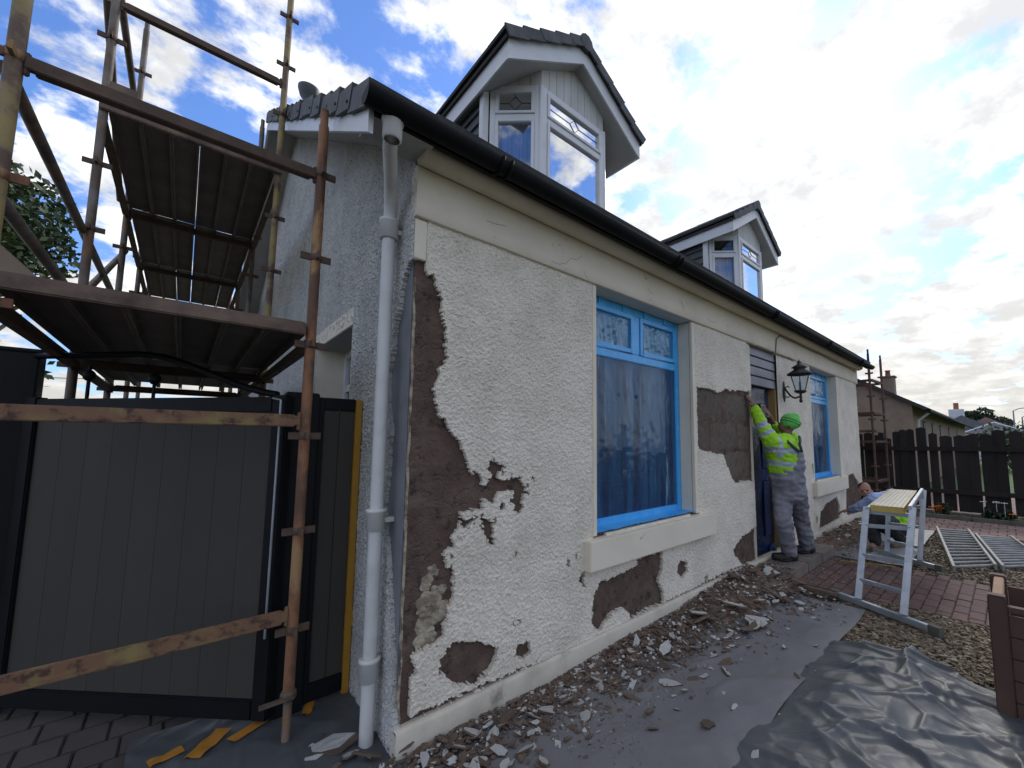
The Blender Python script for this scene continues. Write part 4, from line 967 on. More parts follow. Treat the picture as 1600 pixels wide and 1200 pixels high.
def chunk(x, y, z, r, white, label=None, flatk=.40, group=None):
    vs_ = variants[white]; k = random.randrange(len(vs_)); src = vs_[k]
    o = src if (white, k) not in used else src.copy()
    if (white, k) in used: COL.objects.link(o)
    used[(white, k)] = 1
    o.location = (x, y, z); o.rotation_euler = (random.uniform(-.5, .5), random.uniform(-.35, .35), random.uniform(0, 6.28)); o.scale = (r * random.uniform(1.0, 1.5), r * random.uniform(.6, 1.0), r * flatk)
    zone = 'on the concrete door step' if 3.97 < x < 5.58 and y > -.42 else 'on the far debris beyond the door step' if x > 5.5 else 'around the near house corner' if x < .95 else 'on the open grey sheet away from the wall' if y < -.62 else 'in the debris bank along the wall foot'
    if y < -1.12: zone = 'on or beside the dark crumpled polythene'
    lab = label or (('large ' if r >= .038 else 'small ') + ('flat white roughcast fragment ' if white else 'brown mortar lump ') + zone)
    tag(o, lab, 'rubble', group or ('white render fragments on the ground' if white else 'brown mortar lumps on the ground')); return o
BIG = [(520, 1168, .105, 1, 'biggest white render lump at the foot of the house corner'), (548, 1180, .05, 1, None), (488, 1186, .04, 1, None), (665, 1186, .045, 1, None), (720, 1168, .05, 1, None), (780, 1172, .05, 1, None), (822, 1170, .045, 1, None), (800, 1192, .03, 1, None), (885, 1096, .055, 1, 'solitary white render piece halfway along the grey sheet edge'), (745, 1128, .03, 1, None), (838, 1128, .025, 1, None), (575, 1180, .06, 0, None), (630, 1170, .05, 0, None), (690, 1155, .05, 0, None), (1105, 1132, .055, 0, 'larger reddish brown lump alone low on the grey sheet'), (1020, 1138, .035, 0, None), (1015, 1110, .04, 0, None), (790, 1120, .06, 0, None), (1070, 1078, .03, 1, None), (1148, 1104, .035, 1, 'thin white sliver on the grey sheet near its right edge'), (1180, 1182, .04, 1, 'upright white sliver on the crumpled black polythene'), (1437, 1100, .035, 1, 'flat white chip on the far side of the black polythene'), (1330, 1025, .025, 0, None), (1245, 1055, .025, 0, None), (1275, 1008, .022, 1, None), (1225, 1010, .025, 1, None), (1040, 1015, .085, 1, 'broad white render plate leaning on the rubble below the window'), (1085, 1012, .045, 1, None), (1205, 930, .05, 1, None), (1250, 942, .05, 1, None), (1180, 955, .04, 1, None), (1145, 955, .05, 1, None), (1385, 833, .05, 1, None), (1325, 836, .08, 1, 'white plate of render on the debris below the far window'), (1312, 828, .05, 1, None)]
for px, py, r, w, lab in BIG:
    p = oZ(px, py, GZ + .03); hh = heap1(p.x, p.y); p = oZ(px, py, GZ + .03 + hh); chunk(p.x, p.y, GZ + .025 + heap1(p.x, p.y) + r * .15, r, bool(w), lab, .85 if r > .08 and py > 1100 else .5)
g_ = random.Random(5)
for k in range(22):
    x = g_.uniform(2.2, 4.0); y = -g_.uniform(.10, .62)
    chunk(x, y, GZ + .045 + heap1(x, y), g_.choice([.075, .09, .11]), g_.random() < .36, None, .28)
for k in range(38):
    p = oZ(g_.uniform(470, 850), g_.uniform(1140, 1198), GZ + .03)
    if p.x > -.1 and p.y > -.06: continue
    chunk(p.x, p.y, GZ + .03, g_.choice([.02, .026, .034, .042, .05]), g_.random() < .55, None, .5)
for k in range(230):
    u = g_.random()
    if u < .62: x = g_.uniform(1.1, 4.0); y = -abs(g_.gauss(0, .30 + .08 * (x - 1))) - .06
    elif u < .82: x = g_.uniform(-.25, 1.3); y = -abs(g_.gauss(0, .2)) - .08
    else: x = g_.uniform(5.6, 8.7); y = -abs(g_.gauss(0, .3)) - .06
    if y < -1.08: continue
    if 3.95 < x < 5.6 and y < -.4: continue
    zb = .11 if 3.97 < x < 5.58 else heap1(x, y)
    chunk(x, y, GZ + .02 + zb, g_.choice([.020, .024, .03, .036, .044, .055, .07]), g_.random() < .45)

# ================================================================== scaffold by the gable
def build_scaffold(loc, label, group=None): return thing('scaffold', label, 'scaffold', loc, group)
sc = build_scaffold((-.9, 3.0, GZ), 'rusty steel tube scaffold with two decks beside the gable wall')
XR, XL = -.375, -1.41; ROWS = [.46, 2.27, 4.06, 5.85, 7.64]
cup = {}
def coupler(parent, x, y, z, mt):
    base = Vector((x, y, z)) - Vector(parent.parent.location) 
    if mt.name not in cup:
        m = MB(); m.box(-.072, -.02, -.007, .007, -.018, .018); m.box(.02, .072, -.007, .007, -.018, .018); m.box(-.007, .007, -.072, -.02, -.018, .018); m.box(-.007, .007, .02, .072, -.018, .018); m.lathe([(.024, -.02), (.030, -.016), (.030, .016), (.024, .02)], 10)
        o = m.build('coupler', mt); o.parent = parent; o.location = base; cup[mt.name] = o
    else: copy_to(cup[mt.name], parent, base)
def standard(root, x, y, z0, z1, mt, mtc, jack=True, c0=.5, r=.0245):
    m = MB(); m.tube([(x, y, z0), (x, y, z1 - .10), (x, y, z1 - .09), (x, y, z1)], [r, r, r * .8, r * .8], 14); s = m.build('standard', mt, root)
    z = c0
    while z < z1 - .15:
        if z > z0 + .1: coupler(s, x, y, z, mtc)
        z += .49
    if jack:
        m = MB()
        prof = []; zz2 = GZ + .012
        while zz2 < z0 + .02: prof += [(.0165, zz2), (.0195, zz2 + .005), (.0165, zz2 + .010)]; zz2 += .010
        m.lathe(prof, 12, (x, y, 0)); m.lathe([(.02, z0 - .03), (.036, z0 - .03), (.036, z0 + .0), (.028, z0 + .012), (.02, z0 + .012)], 8, (x, y, 0)); m.box(x - .075, x + .075, y - .075, y + .075, GZ, GZ + .012); m.box(x - .12, x + .02, y - .035, y - .01, z0 - .025, z0 - .012)
        m.build('base_jack', M_galv, root)
    return s
standard(sc, XR, ROWS[0], .20, 3.34, M_rust, M_dledger); standard(sc, XL, ROWS[0], .20, 4.0, M_yelp, M_rust)
for y, zt_ in zip(ROWS[1:], (6.1, 5.9, 5.2, 5.2)):
    standard(sc, XL, y, .2, zt_ + .1, M_galv, M_dledger); standard(sc, XR, y, .2, zt_ if y < 3 else 5.45, M_yelp if y < 3 else M_galv, M_dledger)
def ledger(root, a, b, mt, box=True, name='ledger', hgt=.062, w=.05):
    m = MB(); a = Vector(a); b = Vector(b); d = (b - a).normalized()
    if box:
        # ledger profile: vertical web with a foot flange, lug ends
        m.bar(a + d * .05, b - d * .05, w * .55, hgt); m.bar(a + d * .05 + Vector((0, 0, -hgt / 2 + .006)), b - d * .05 + Vector((0, 0, -hgt / 2 + .006)), w, .014)
        for p, s in ((a, 1), (b, -1)): m.bar(p + d * s * .024, p + d * s * .10, .03, hgt * .8); m.bar(p + d * s * .03 + Vector((0, 0, -.05)), p + d * s * .03 + Vector((0, 0, .045)), .020, .016)
    else: m.tube([a, b], .0242, 12)
    return m.build(name, mt, root, .004 if box else 0)
def rowledger(y, z, mt): return ledger(sc, (XL, y, z), (XR, y, z), mt)
rowledger(ROWS[0], 2.935, M_dledger); rowledger(ROWS[0], 1.56, M_ledger); rowledger(ROWS[0], .575, M_ledger)
rowledger(ROWS[1], 4.72, M_dledger)
for y in ROWS[2:]: rowledger(y, 3.80, M_dledger)
for y in ROWS[1:3]: rowledger(y, 1.985, M_bwood)
for k in range(4):
    for x in (XL, XR):
        if k: ledger(sc, (x, ROWS[k], 3.80), (x, ROWS[k + 1], 3.80), M_dledger)
        if k < 2: ledger(sc, (x, ROWS[k], 1.985), (x, ROWS[k + 1], 1.985), M_dledger)
    if k: ledger(sc, (XL, ROWS[k], 4.88), (XL, ROWS[k + 1], 4.88), M_galv, False, 'guard_rail')
for k in range(2):
    for z in (2.92, 2.43): ledger(sc, (XL - .03, ROWS[k] + .05, z), (XL - .03, ROWS[k + 1] - .02, z), M_galv, False, 'guard_rail')
ledger(sc, (XL - .05, 2.75, 2.60), (XL - .05, 4.85, 3.66), M_galv, False, 'brace')
ledger(sc, (XL - .05, 2.32, 4.75), (XL - .05, 4.0, 3.9), M_galv, False, 'brace')
# outer face board of the lower deck
MB().box(XL - .02, XR - .03, ROWS[0] - .045, ROWS[0] - .006, 2.015, 2.082).build('end_board', M_bwood, sc, .006)
def deck(y0, y1, z, mt, wid=.158):
    n = 6
    for k in range(n):
        x0 = XL + .025 + k * (XR - XL - .05) / n; m = MB(); w = (XR - XL - .05) / n - random.choice([.002, .003, .007, .002])
        ya, yb = y0 + random.uniform(.004, .02), y1 - .003
        m.box(x0, x0 + w, ya, yb, z + .040, z + .046); m.box(x0, x0 + .012, ya, yb, z - .006, z + .04); m.box(x0 + w - .012, x0 + w, ya, yb, z - .006, z + .04)
        m.build('deck_board', mt, sc)
deck(ROWS[0], ROWS[1], 2.025, M_deck); deck(ROWS[1], ROWS[2], 2.025, M_deck)
for k in (1, 2, 3): deck(ROWS[k], ROWS[k + 1], 3.84, M_deck)
MB().box(XL - .02, XR + .02, ROWS[1] - .05, ROWS[1] - .012, 3.835, 3.895).build('end_board', M_bwood, sc, .006)
m = MB(); m.box(XL + .02, XL + .16, ROWS[1] - .06, ROWS[1] - .02, 3.90, 4.06); m.build('toe_board', M_bwood, sc, .005)

# scaffold at the far gable end
sf = thing('scaffold', 'narrow rusty scaffold tower beyond the far end of the house', 'scaffold', (10.1, .6, GZ))
for x, y, zt_ in ((9.62, -.17, 3.42), (10.45, -.24, 3.40), (9.62, 1.6, 4.2), (10.45, 1.6, 4.2)): standard(sf, x, y, .15, zt_, M_drust, M_dledger, True, .45)
for z in (.62, 1.45, 2.05, 2.75): 
    m = MB(); m.bar((9.62, -.2, z), (10.45, -.24, z), .045, .05); m.build('ledger', M_drust, sf)
    for x in (9.62, 10.45): m = MB(); m.bar((x, -.2, z), (x, 1.6, z), .045, .05); m.build('ledger', M_drust, sf)
for k in range(5): x = 9.66 + k * .155; MB().box(x, x + .15, -.22, 1.6, 1.66, 1.70).build('deck_board', M_bwood, sf)

# ================================================================== gate, narrow side panel, posts
ga = Vector((-.415, .665, 0)); gbv = Vector((-1.50, 1.87, 0)); gd = (gbv - ga).normalized(); gl = (gbv - ga).length; gn = Vector((gd.y, -gd.x, 0))
if gn.y > 0: gn = -gn
gate = thing('gate', 'tall grey boarded gate with black frame standing open under the scaffold', 'gate', (ga.x, ga.y, GZ))
def gbar(m, u0, u1, z0, z1, n0, n1):
    ps = [ga + gd * u0 + gn * n0, ga + gd * u1 + gn * n0, ga + gd * u1 + gn * n1, ga + gd * u0 + gn * n1]
    return m._add([(p.x, p.y, z) for z in (z0, z1) for p in ps], [(3, 2, 1, 0), (4, 5, 6, 7), (0, 1, 5, 4), (1, 2, 6, 5), (2, 3, 7, 6), (3, 0, 4, 7)])
for u0, u1 in ((0, .085), (gl - .075, gl)): gbar(MB(), u0, u1, .0, 1.71, -.03, .03).build('stile', M_gframe, gate, .006)
gbar(MB(), .085, gl - .075, 1.615, 1.70, -.028, .028).build('top_rail', M_gframe, gate, .006); gbar(MB(), .085, gl - .075, .0, .10, -.028, .028).build('bottom_rail', M_gframe, gate, .006)
nb = 9; w = (gl - .16) / nb
for k in range(nb): gbar(MB(), .085 + k * w + .0004, .085 + (k + 1) * w - .0004, .10, 1.615, -.010, .010).build('board', M_gpanel, gate, .0007)
m = MB(); pts = [ga + gd * (u * gl) + Vector((0, 0, 1.71 + .25 * (3 * min(1, u / .6) ** 2 - 2 * min(1, u / .6) ** 3))) for u in [k / 20 for k in range(1, 21)]]; m.tube(pts, .019, 8); m.build('arched_rail', M_gframe, gate)
for u in (.52, .78):
    p = ga + gd * (u * gl); m = MB(); m.tube([p + Vector((0, 0, 1.68)), p + Vector((0, 0, 1.72 + .27 * u ** 1.7))], .009, 6); m.ball(p + Vector((0, 0, 1.76 + .1 * u)), (.028, .028, .035), 8, 6); m.build('spindle', M_gframe, gate)
m = MB(); p = ga + gd * .02 + gn * .045; m.tube([p + Vector((0, 0, z)) for z in (.42, 1.68)], .006, 6); m.tube([p + Vector((0, 0, 1.68)), p + gd * .05 + Vector((0, 0, 1.69))], .006, 6); m.build('drop_bolt', M_alu, gate)
pp = ga + gd * (gl + .10); po = thing('gate_post', 'thick black gate post at the far edge of the open gate', 'post', (pp.x, pp.y, GZ))
MB().box(pp.x - .08, pp.x + .08, pp.y - .08, pp.y + .08, GZ, 1.98).build('shaft', M_gframe, po, .008); MB().box(pp.x - .088, pp.x + .088, pp.y - .088, pp.y + .088, 1.98, 2.0).build('cap', M_gframe, po, .004)
pn = thing('side_panel', 'narrow fixed grey panel in black frame between gate and house', 'panel', (-.2, .72, GZ))
MB().box(-.43, -.265, .70, .80, GZ, 1.735).build('post', M_gframe, pn, .006)
MB().box(-.262, -.235, .715, .765, GZ + .05, 1.715).build('stile', M_gframe, pn, .004); MB().box(-.235, -.066, .716, .764, 1.64, 1.715).build('top_rail', M_gframe, pn, .004); MB().box(-.235, -.066, .716, .764, GZ + .05, .08).build('bottom_rail', M_gframe, pn, .004)
MB().box(-.235, -.151, .728, .75, .08, 1.64).build('board', M_gpanel, pn, .003); MB().box(-.149, -.066, .728, .75, .08, 1.64).build('board', M_gpanel, pn, .003)
yp = thing('timber_post', 'upright yellow ochre timber post against the downpipe corner', 'post', (-.045, .72, GZ)); MB().box(-.064, -.028, .705, .76, GZ + .03, 1.712).build('shaft', M_yellow, yp, .003); MB().box(-.066, -.022, .700, .706, .34, .44).build('bracket', M_yellow, yp)

# ================================================================== wall lantern
lp = oY(1250, 596, -.27); bp_ = oY(1224, 612, 0)
ln_ = thing('wall_lantern', 'black coach lantern on a scrolled bracket right of the door', 'lantern', (bp_.x, -.005, bp_.z))
m = MB(); m.ball((bp_.x, -.012, bp_.z), (.045, .014, .15), 12, 8); m.build('wall_plate', M_iron, ln_)
bz = lp.z - .20; m = MB(); arcp = [(bp_.x + (lp.x - bp_.x) * t, -.02 - (.25) * t, bp_.z + .05 - (.05 + bp_.z - bz) * 1 * math.sin(t * math.pi / 2) * .9 - .05 * math.sin(t * math.pi)) for t in [k / 10 for k in range(11)]]; arcp[-1] = (lp.x, -.27, bz)
m.tube(arcp, .012, 8); m.tube([(bp_.x, -.02, bp_.z + .05), (bp_.x + .01, -.06, bp_.z + .075), (bp_.x + .01, -.075, bp_.z + .05)], .008, 6); m.tube([(bp_.x, -.02, bp_.z - .07), (bp_.x + .01, -.06, bp_.z - .085), (bp_.x + .01, -.075, bp_.z - .06)], .008, 6); m.tube([(lp.x, -.27, bz - .05), (lp.x, -.27, bz + .06)], .017, 8); m.ball((lp.x, -.27, bz - .06), .024, 8, 6); m.build('arm', M_iron, ln_)
c6 = [(math.cos(k * math.pi / 3 + .3), math.sin(k * math.pi / 3 + .3)) for k in range(6)]; z0, z1 = lp.z - .12, lp.z + .10; r0, r1 = .065, .125
m = MB(); m.lathe([(.02, z0 - .045), (.06, z0 - .03), (.075, z0 - .02), (.075, z0), (.02, z0)], 6, (lp.x, -.27, 0)); m.build('base', M_iron, ln_)
for k in range(6):
    a, b = c6[k], c6[(k + 1) % 6]
    MB().tube([(lp.x + a[0] * r0, -.27 + a[1] * r0, z0), (lp.x + a[0] * r1, -.27 + a[1] * r1, z1)], .006, 5).build('glazing_bar', M_iron, ln_)
    m = MB(); m._add([(lp.x + a[0] * r0, -.27 + a[1] * r0, z0), (lp.x + b[0] * r0, -.27 + b[1] * r0, z0), (lp.x + b[0] * r1, -.27 + b[1] * r1, z1), (lp.x + a[0] * r1, -.27 + a[1] * r1, z1)], [(0, 1, 2, 3)]); m.build('pane', M_glass, ln_)
m = MB(); m.lathe([(.155, z1 - .01), (.16, z1), (.075, z1 + .055), (.07, z1 + .075), (.10, z1 + .085), (.04, z1 + .125), (.02, z1 + .14), (.03, z1 + .155), (.012, z1 + .175), (.0, z1 + .20)], 12, (lp.x, -.27, 0)); m.build('cap', M_iron, ln_)
MB().tube([(lp.x, -.27, z0), (lp.x, -.27, z0 + .11)], .014, 8).build('bulb', M_curtain, ln_)

# ================================================================== hop-up platform
TZ = .80
tr = thing('hop_up', 'aluminium hop-up with cream grating plank beside the path', 'platform', (4.7, -1.2, GZ))
tp = [oZ(1361, 789, TZ), oZ(1407, 797, TZ), oZ(1430, 769, TZ), oZ(1393, 764, TZ)]
A, B_, Cc, D = [Vector(p) for p in tp]
# square the plank up
ax = ((D - A) + (Cc - B_)).normalized(); wv = Vector((ax.y, -ax.x, 0)); 
if wv.y > 0: wv = -wv
Lp = .5 * ((D - A).length + (Cc - B_).length); wp = .26
def tpnt(u, v, z): return A + ax * (u * Lp) + wv * (v * wp) + Vector((0, 0, z - TZ))
def tbox(m, u0, u1, v0, v1, z0, z1):
    ps = [tpnt(u0, v0, 0), tpnt(u1, v0, 0), tpnt(u1, v1, 0), tpnt(u0, v1, 0)]
    return m._add([(p.x, p.y, z) for z in (z0, z1) for p in ps], [(3, 2, 1, 0), (4, 5, 6, 7), (0, 1, 5, 4), (1, 2, 6, 5), (2, 3, 7, 6), (3, 0, 4, 7)])
m = MB(); nv_, nu_ = 7, 24
for j in range(nv_ + 1): tbox(m, 0, 1, j / nv_ - .040 if j else 0, j / nv_ + .040 if j < nv_ else 1, TZ - .012, TZ)
for i in range(nu_ + 1): tbox(m, i / nu_ - .015 if i else 0, i / nu_ + .015 if i < nu_ else 1, 0, 1, TZ - .013, TZ - .0015)
m.build('grating', M_plat, tr); 
m = MB(); tbox(m, .001, .999, .01, .99, TZ - .045, TZ - .016); m.build('plank_core', M_platy, tr)
m = MB(); tbox(m, -.006, .0, -.02, 1.02, TZ - .06, TZ + .002); tbox(m, 1.0, 1.006, -.02, 1.02, TZ - .06, TZ + .002); tbox(m, 0, 1, -.03, -.0, TZ - .06, TZ + .001); tbox(m, 0, 1, 1.0, 1.03, TZ - .06, TZ + .001); m.build('plank_edge', M_platy, tr)
fl = [oZ(1341, 936, GZ + .07), oZ(1412, 962, GZ + .07)]; bl = [oZ(1386, 862, GZ + .07), oZ(1437, 876, GZ + .07)]
for (p0, p1), uu, nm in ((fl, .0, 0), (bl, 1.0, 1)):
    tops = [tpnt(uu + (-.012 if nm == 0 else .012), -.14, TZ - .02), tpnt(uu + (-.012 if nm == 0 else .012), 1.30, TZ + .01)]
    for p, q in ((p0, tops[0]), (p1, tops[1])): m = MB(); m.bar(p, q, .030, .055, up=wv); m.build('leg', M_alu, tr, .005)
    for f in ((.19, .45, .78) if nm == 0 else (.17, .45, .75)):
        a_ = p0.lerp(tops[0], f); b_ = p1.lerp(tops[1], f); m = MB(); m.bar(a_, b_, .028, .036); m.build('rung', M_alu, tr, .004)
    d_ = (p1 - p0); d_.z = 0; d_.normalize(); m = MB(); c0, c1 = p0 - d_ * .24, p1 + d_ * .22; m.bar((c0.x, c0.y, GZ + .045), (c1.x, c1.y, GZ + .045), .045, .05); ft = m.build('base_bar', M_alu, tr, .004)
    for c_ in (c0, c1): m = MB(); m.bar((c_.x - d_.x * .03, c_.y - d_.y * .03, GZ + .04), (c_.x + d_.x * .05, c_.y + d_.y * .05, GZ + .04), .055, .08); m.build('rubber_foot', M_kerb, ft)
for v, zz_ in ((-.10, TZ - .045), (1.22, TZ + .005)): 
    m = MB(); m.bar(tpnt(-.03, v, zz_), tpnt(1.03, v, zz_), .03, .05); m.build('side_rail', M_alu, tr, .004)
for u in (0.02, .98): m = MB(); m.bar(tpnt(u, -.12, TZ - .075), tpnt(u, 1.3, TZ - .075), .04, .04); m.build('cross_rail', M_alu, tr, .004)

# ================================================================== ladders lying on the gravel
def ladder(c4, n, label):
    a0, a1, b0, b1 = [oZ(px, py, GZ + .05) for px, py in c4]
    t = thing('ladder', label, 'ladder', ((a0 + b1) / 2).to_tuple(), 'ladder sections lying on the gravel'); t.location.z = GZ
    for p, q in ((a0, a1), (b0, b1)): m = MB(); m.bar(p, q, .028, .07); m.build('rail', M_grey, t, .004)
    for k in range(n):
        f = (k + .5) / n; m = MB(); m.tube([a0.lerp(a1, f), b0.lerp(b1, f)], .016, 8); m.build('rung', M_grey, t)
ladder(((1464, 825), (1491, 889), (1513, 829), (1556, 886)), 14, 'grey ladder section lying on the gravel nearer the platform')
ladder(((1525, 836), (1568, 888), (1580, 840), (1640, 885)), 14, 'grey ladder section lying alongside, cut by the right edge of the photo')

# ================================================================== timber planter at the right edge
px0 = (2.47, -2.0); pl_ = thing('planter', 'dark brown open timber planter box at the right edge', 'planter', (2.9, -2.3, GZ)); PZ = .60
MB().box(2.445, 2.50, -2.06, -1.985, GZ, PZ).build('corner_post', M_planter, pl_, .006); MB().box(2.93, 2.99, -2.06, -1.985, GZ, PZ + .01).build('corner_post', M_planter, pl_, .006)
MB().box(2.447, 2.498, -2.058, -1.987, PZ, PZ + .006).build('post_top', M_planter, pl_)
MB().box(2.50, 2.93, -2.05, -2.005, PZ - .06, PZ).build('top_rail', M_planter2, pl_, .004)
for k in range(5): MB().box(2.50, 2.93, -2.04, -2.012, GZ + .02 + k * .12, GZ + .02 + k * .12 + .116).build('board', M_planter, pl_, .003)
for k in range(5): MB().box(2.46, 2.485, -2.9, -2.062, GZ + .02 + k * .112, GZ + .02 + k * .112 + .108).build('board', M_planter, pl_, .003)
for k in range(5): MB().box(2.945, 2.97, -2.9, -2.062, GZ + .02 + k * .12, GZ + .02 + k * .12 + .116).build('board', M_planter, pl_, .003)
MB().box(2.45, 2.50, -2.9, -2.062, PZ - .075, PZ - .045).build('top_rail', M_planter, pl_, .004); MB().box(2.49, 2.94, -2.9, -2.05, GZ, .1).build('soil', M_earth, pl_)

# roll of film and loose batten at the step
p = oZ(1208, 862, GZ + .12); tt = thing('film_roll', 'short roll of dark blue film lying on the step at the door', 'roll', (p.x, p.y, GZ + .12)); m = MB(); d_ = Vector((.55, .25, .0)).normalized(); m.tube([p - d_ * .05 + Vector((0, 0, .04)), p + d_ * .40 + Vector((0, 0, .04))], .042, 14); m.build('film', M_blueroll, tt); m = MB(); m.tube([p - d_ * .052 + Vector((0, 0, .04)), p - d_ * .05 + Vector((0, 0, .04))], .022, 10); m.build('core', M_dark, tt)
for (pa, pb, w, h, lab, mt) in (((1210, 898), (1258, 912), .03, .02, 'orange timber batten lying across rubble beside the step', M_wood), ((1312, 876), (1400, 886), .03, .015, 'thin yellow batten lying along the far edge of the path', M_wood), ((1240, 912), (1310, 930), .05, .03, 'grey brown batten end beside the hop-up foot', M_bwood)):
    a_, b_ = oZ(pa[0], pa[1], GZ + .05), oZ(pb[0], pb[1], GZ + .05); m = MB(); m.bar(a_, b_, w, h); tag(m.build('batten', mt, None, .003, ((a_.x + b_.x) / 2, (a_.y + b_.y) / 2, GZ)), lab, 'batten')

# ================================================================== fence, plants
FX = 11.0
fe = thing('paling_fence', 'dark stained paling fence across the far end of the garden', 'fence', (FX, -2.0, GZ))
gaps = [oX(px, 740, FX).y for px in (1352, 1397, 1434, 1453, 1470, 1493, 1534, 1579, 1606)] + [-3.1, -3.4, -3.9, -4.3, -4.8]
gw_ = [.02, .028, .036, .036, .036, .03, .03, .05, .04] + [.035] * 5; prev = 1.6
for k, gy in enumerate(gaps):
    y1, y0 = prev, gy + gw_[k] / 2; n = max(1, round((y1 - y0) / .155)); w = (y1 - y0) / n
    for i in range(n):
        ya = y0 + i * w - (.006 if i else 0); yb = y0 + (i + 1) * w + (.006 if i < n - 1 else 0); zt_ = 1.62 + .05 * math.sin(ya * 5.1) + random.uniform(-.03, .03) + (.12 if -.9 < ya < -.3 else 0)
        xo = .0 if i % 2 else .024
        m = MB(); m.prism([(FX + xo, ya, GZ + .06), (FX + xo, yb, GZ + .06), (FX + xo, yb, zt_ - .03), (FX + xo, (ya + yb) / 2, zt_), (FX + xo, ya, zt_ - .03)], (.018, 0, 0)); m.build('paling', M_fence, fe)
    prev = gy - gw_[k] / 2
for z in (.35, 1.25): MB().box(FX - .045, FX - .004, -5.2, 1.6, z, z + .09).build('rail', M_fence, fe)
for y in (-.05, -2.6, -4.6): MB().box(FX + .045, FX + .13, y - .05, y + .05, GZ, 1.66).build('post', M_fence, fe)

def leaves(name, mt, c, rad, n, size, parent=None, seed=1, clumps=14, hollow=.35, origin=None):
    g = np.random.default_rng(seed); c = np.array(c, float); rad = np.array(rad, float)
    cc = g.normal(0, 1, (clumps, 3)); cc /= np.linalg.norm(cc, axis=1)[:, None]; cc = c + cc * rad * g.uniform(hollow, .85, (clumps, 1)); cr = g.uniform(.26, .48, clumps)
    k = g.integers(0, clumps, n); d = g.normal(0, 1, (n, 3)); d /= np.linalg.norm(d, axis=1)[:, None]
    p = cc[k] + d * (rad * cr[k][:, None]) * g.uniform(.25, 1, (n, 1)) ** .5
    a = g.normal(0, 1, (n, 3)); a /= np.linalg.norm(a, axis=1)[:, None]; b = np.cross(a, g.normal(0, 1, (n, 3))); b /= np.linalg.norm(b, axis=1)[:, None]
    s = size * g.uniform(.6, 1.3, (n, 1)); V = np.stack([p - a * s, p + b * s * .5, p + a * s, p - b * s * .5], 1).reshape(-1, 3)
    F = np.arange(n * 4).reshape(n, 4); return mesh_np(name, V, F, mt, None, False, parent, origin)
def tree(name, label, base, h, rad, mt, n, size, seed, cat='tree', group=None):
    t = thing(name, label, cat, base, group); bx, by, bz = base
    m = MB(); g = random.Random(seed); m.tube([(bx, by, bz), (bx + .1, by, bz + h * .4), (bx - .05, by + .1, bz + h * .75)], [h * .028, h * .020, h * .008], 8)
    for k in range(7):
        a = g.uniform(0, 6.28); z0 = bz + h * g.uniform(.3, .6); m.tube([(bx, by, z0), (bx + math.cos(a) * rad[0] * .4, by + math.sin(a) * rad[1] * .4, z0 + h * .14), (bx + math.cos(a) * rad[0] * .75, by + math.sin(a) * rad[1] * .75, z0 + h * .24)], [h * .011, h * .007, h * .003], 6)
    m.build('trunk', M_bark, t); leaves('crown', mt, (bx, by, bz + h - rad[2] * .85), rad, n, size, t, seed, 22)
    return t
q = oY(18, 350, 19); tree('broadleaf_tree', 'leafy green tree behind the scaffold at the left edge', (q.x - .9, 19, GZ), q.z + 1.9, (2.8, 2.6, 2.9), M_leaf, 6500, .125, 4)
q = oY(12, 577, 9); tree('young_tree', 'thin leafy twigs against the sky beside the black gate post', (q.x - .42, 9, GZ), q.z + .5, (.75, .6, .7), M_leaf, 420, .075, 8)
q = oX(1535, 652, 75); tree('dark_tree', 'dark round tree above the roofs at far right', (75, q.y, GZ), q.z + .9, (2.4, 2.9, 1.9), M_leafd, 4200, .26, 12)
q = oX(1600, 690, 30); hd = thing('hedge', 'clipped green hedge rising behind the fence at far right', 'hedge', (30, q.y - 1, GZ)); leaves('foliage', M_hedge, (30, q.y - 1.0, 1.0), (2.2, 3.2, 1.7), 7000, .12, hd, 19, 60, .1)
q = oY(4, 760, 3.2); sh_ = thing('shrub', 'green shrub just left of the black gate post', 'shrub', (q.x - .25, 3.2, GZ)); leaves('foliage', M_hedge, (q.x - .22, 3.2, .85), (.35, .35, .75), 1800, .05, sh_, 23, 26, .2)
def flower(px, py, n, mt, label, seed, spread, group):
    p = oX(px, py, 10.55); t = thing('flower_plant', label, 'flower', (p.x, p.y, GZ + .03), group)
    leaves('foliage', M_leafd, (p.x, p.y, GZ + .13), (spread, spread, .14), 500, .03, t, seed, 12, .2)
    g = random.Random(seed)
    for k in range(n):
        c = Vector((p.x - .08 + g.uniform(-.08, .08), p.y + g.uniform(-spread, spread), p.z + g.uniform(-.05, .04)))
        m = MB()
        for j in range(7):
            a = 2 * math.pi * j / 7; m._add([c, c + Vector((math.cos(a) * .045 - .01, math.sin(a) * .045, .022)), c + Vector((math.cos(a + .45) * .06, math.sin(a + .45) * .06, .012)), c + Vector((math.cos(a + .9) * .045 - .01, math.sin(a + .9) * .045, .022))], [(0, 1, 2, 3)])
        m.tube([c, (c.x, c.y, GZ + .1)], .004, 5); m.build('flower_head', mt, t)
GR = 'flowering plants in the bed below the fence'
flower(1473, 793, 8, M_petal, 'clump of bright orange flowers nearest the house', 3, .17, GR); flower(1573, 802, 2, M_petal, 'single low orange flower at the right of the bed', 4, .09, GR); flower(1568, 789, 3, M_petalw, 'white flowers on the bushy plant at the right of the bed', 5, .20, GR); flower(1545, 785, 1, M_petalw, 'one small white flower between orange clump and white plant', 6, .12, GR)

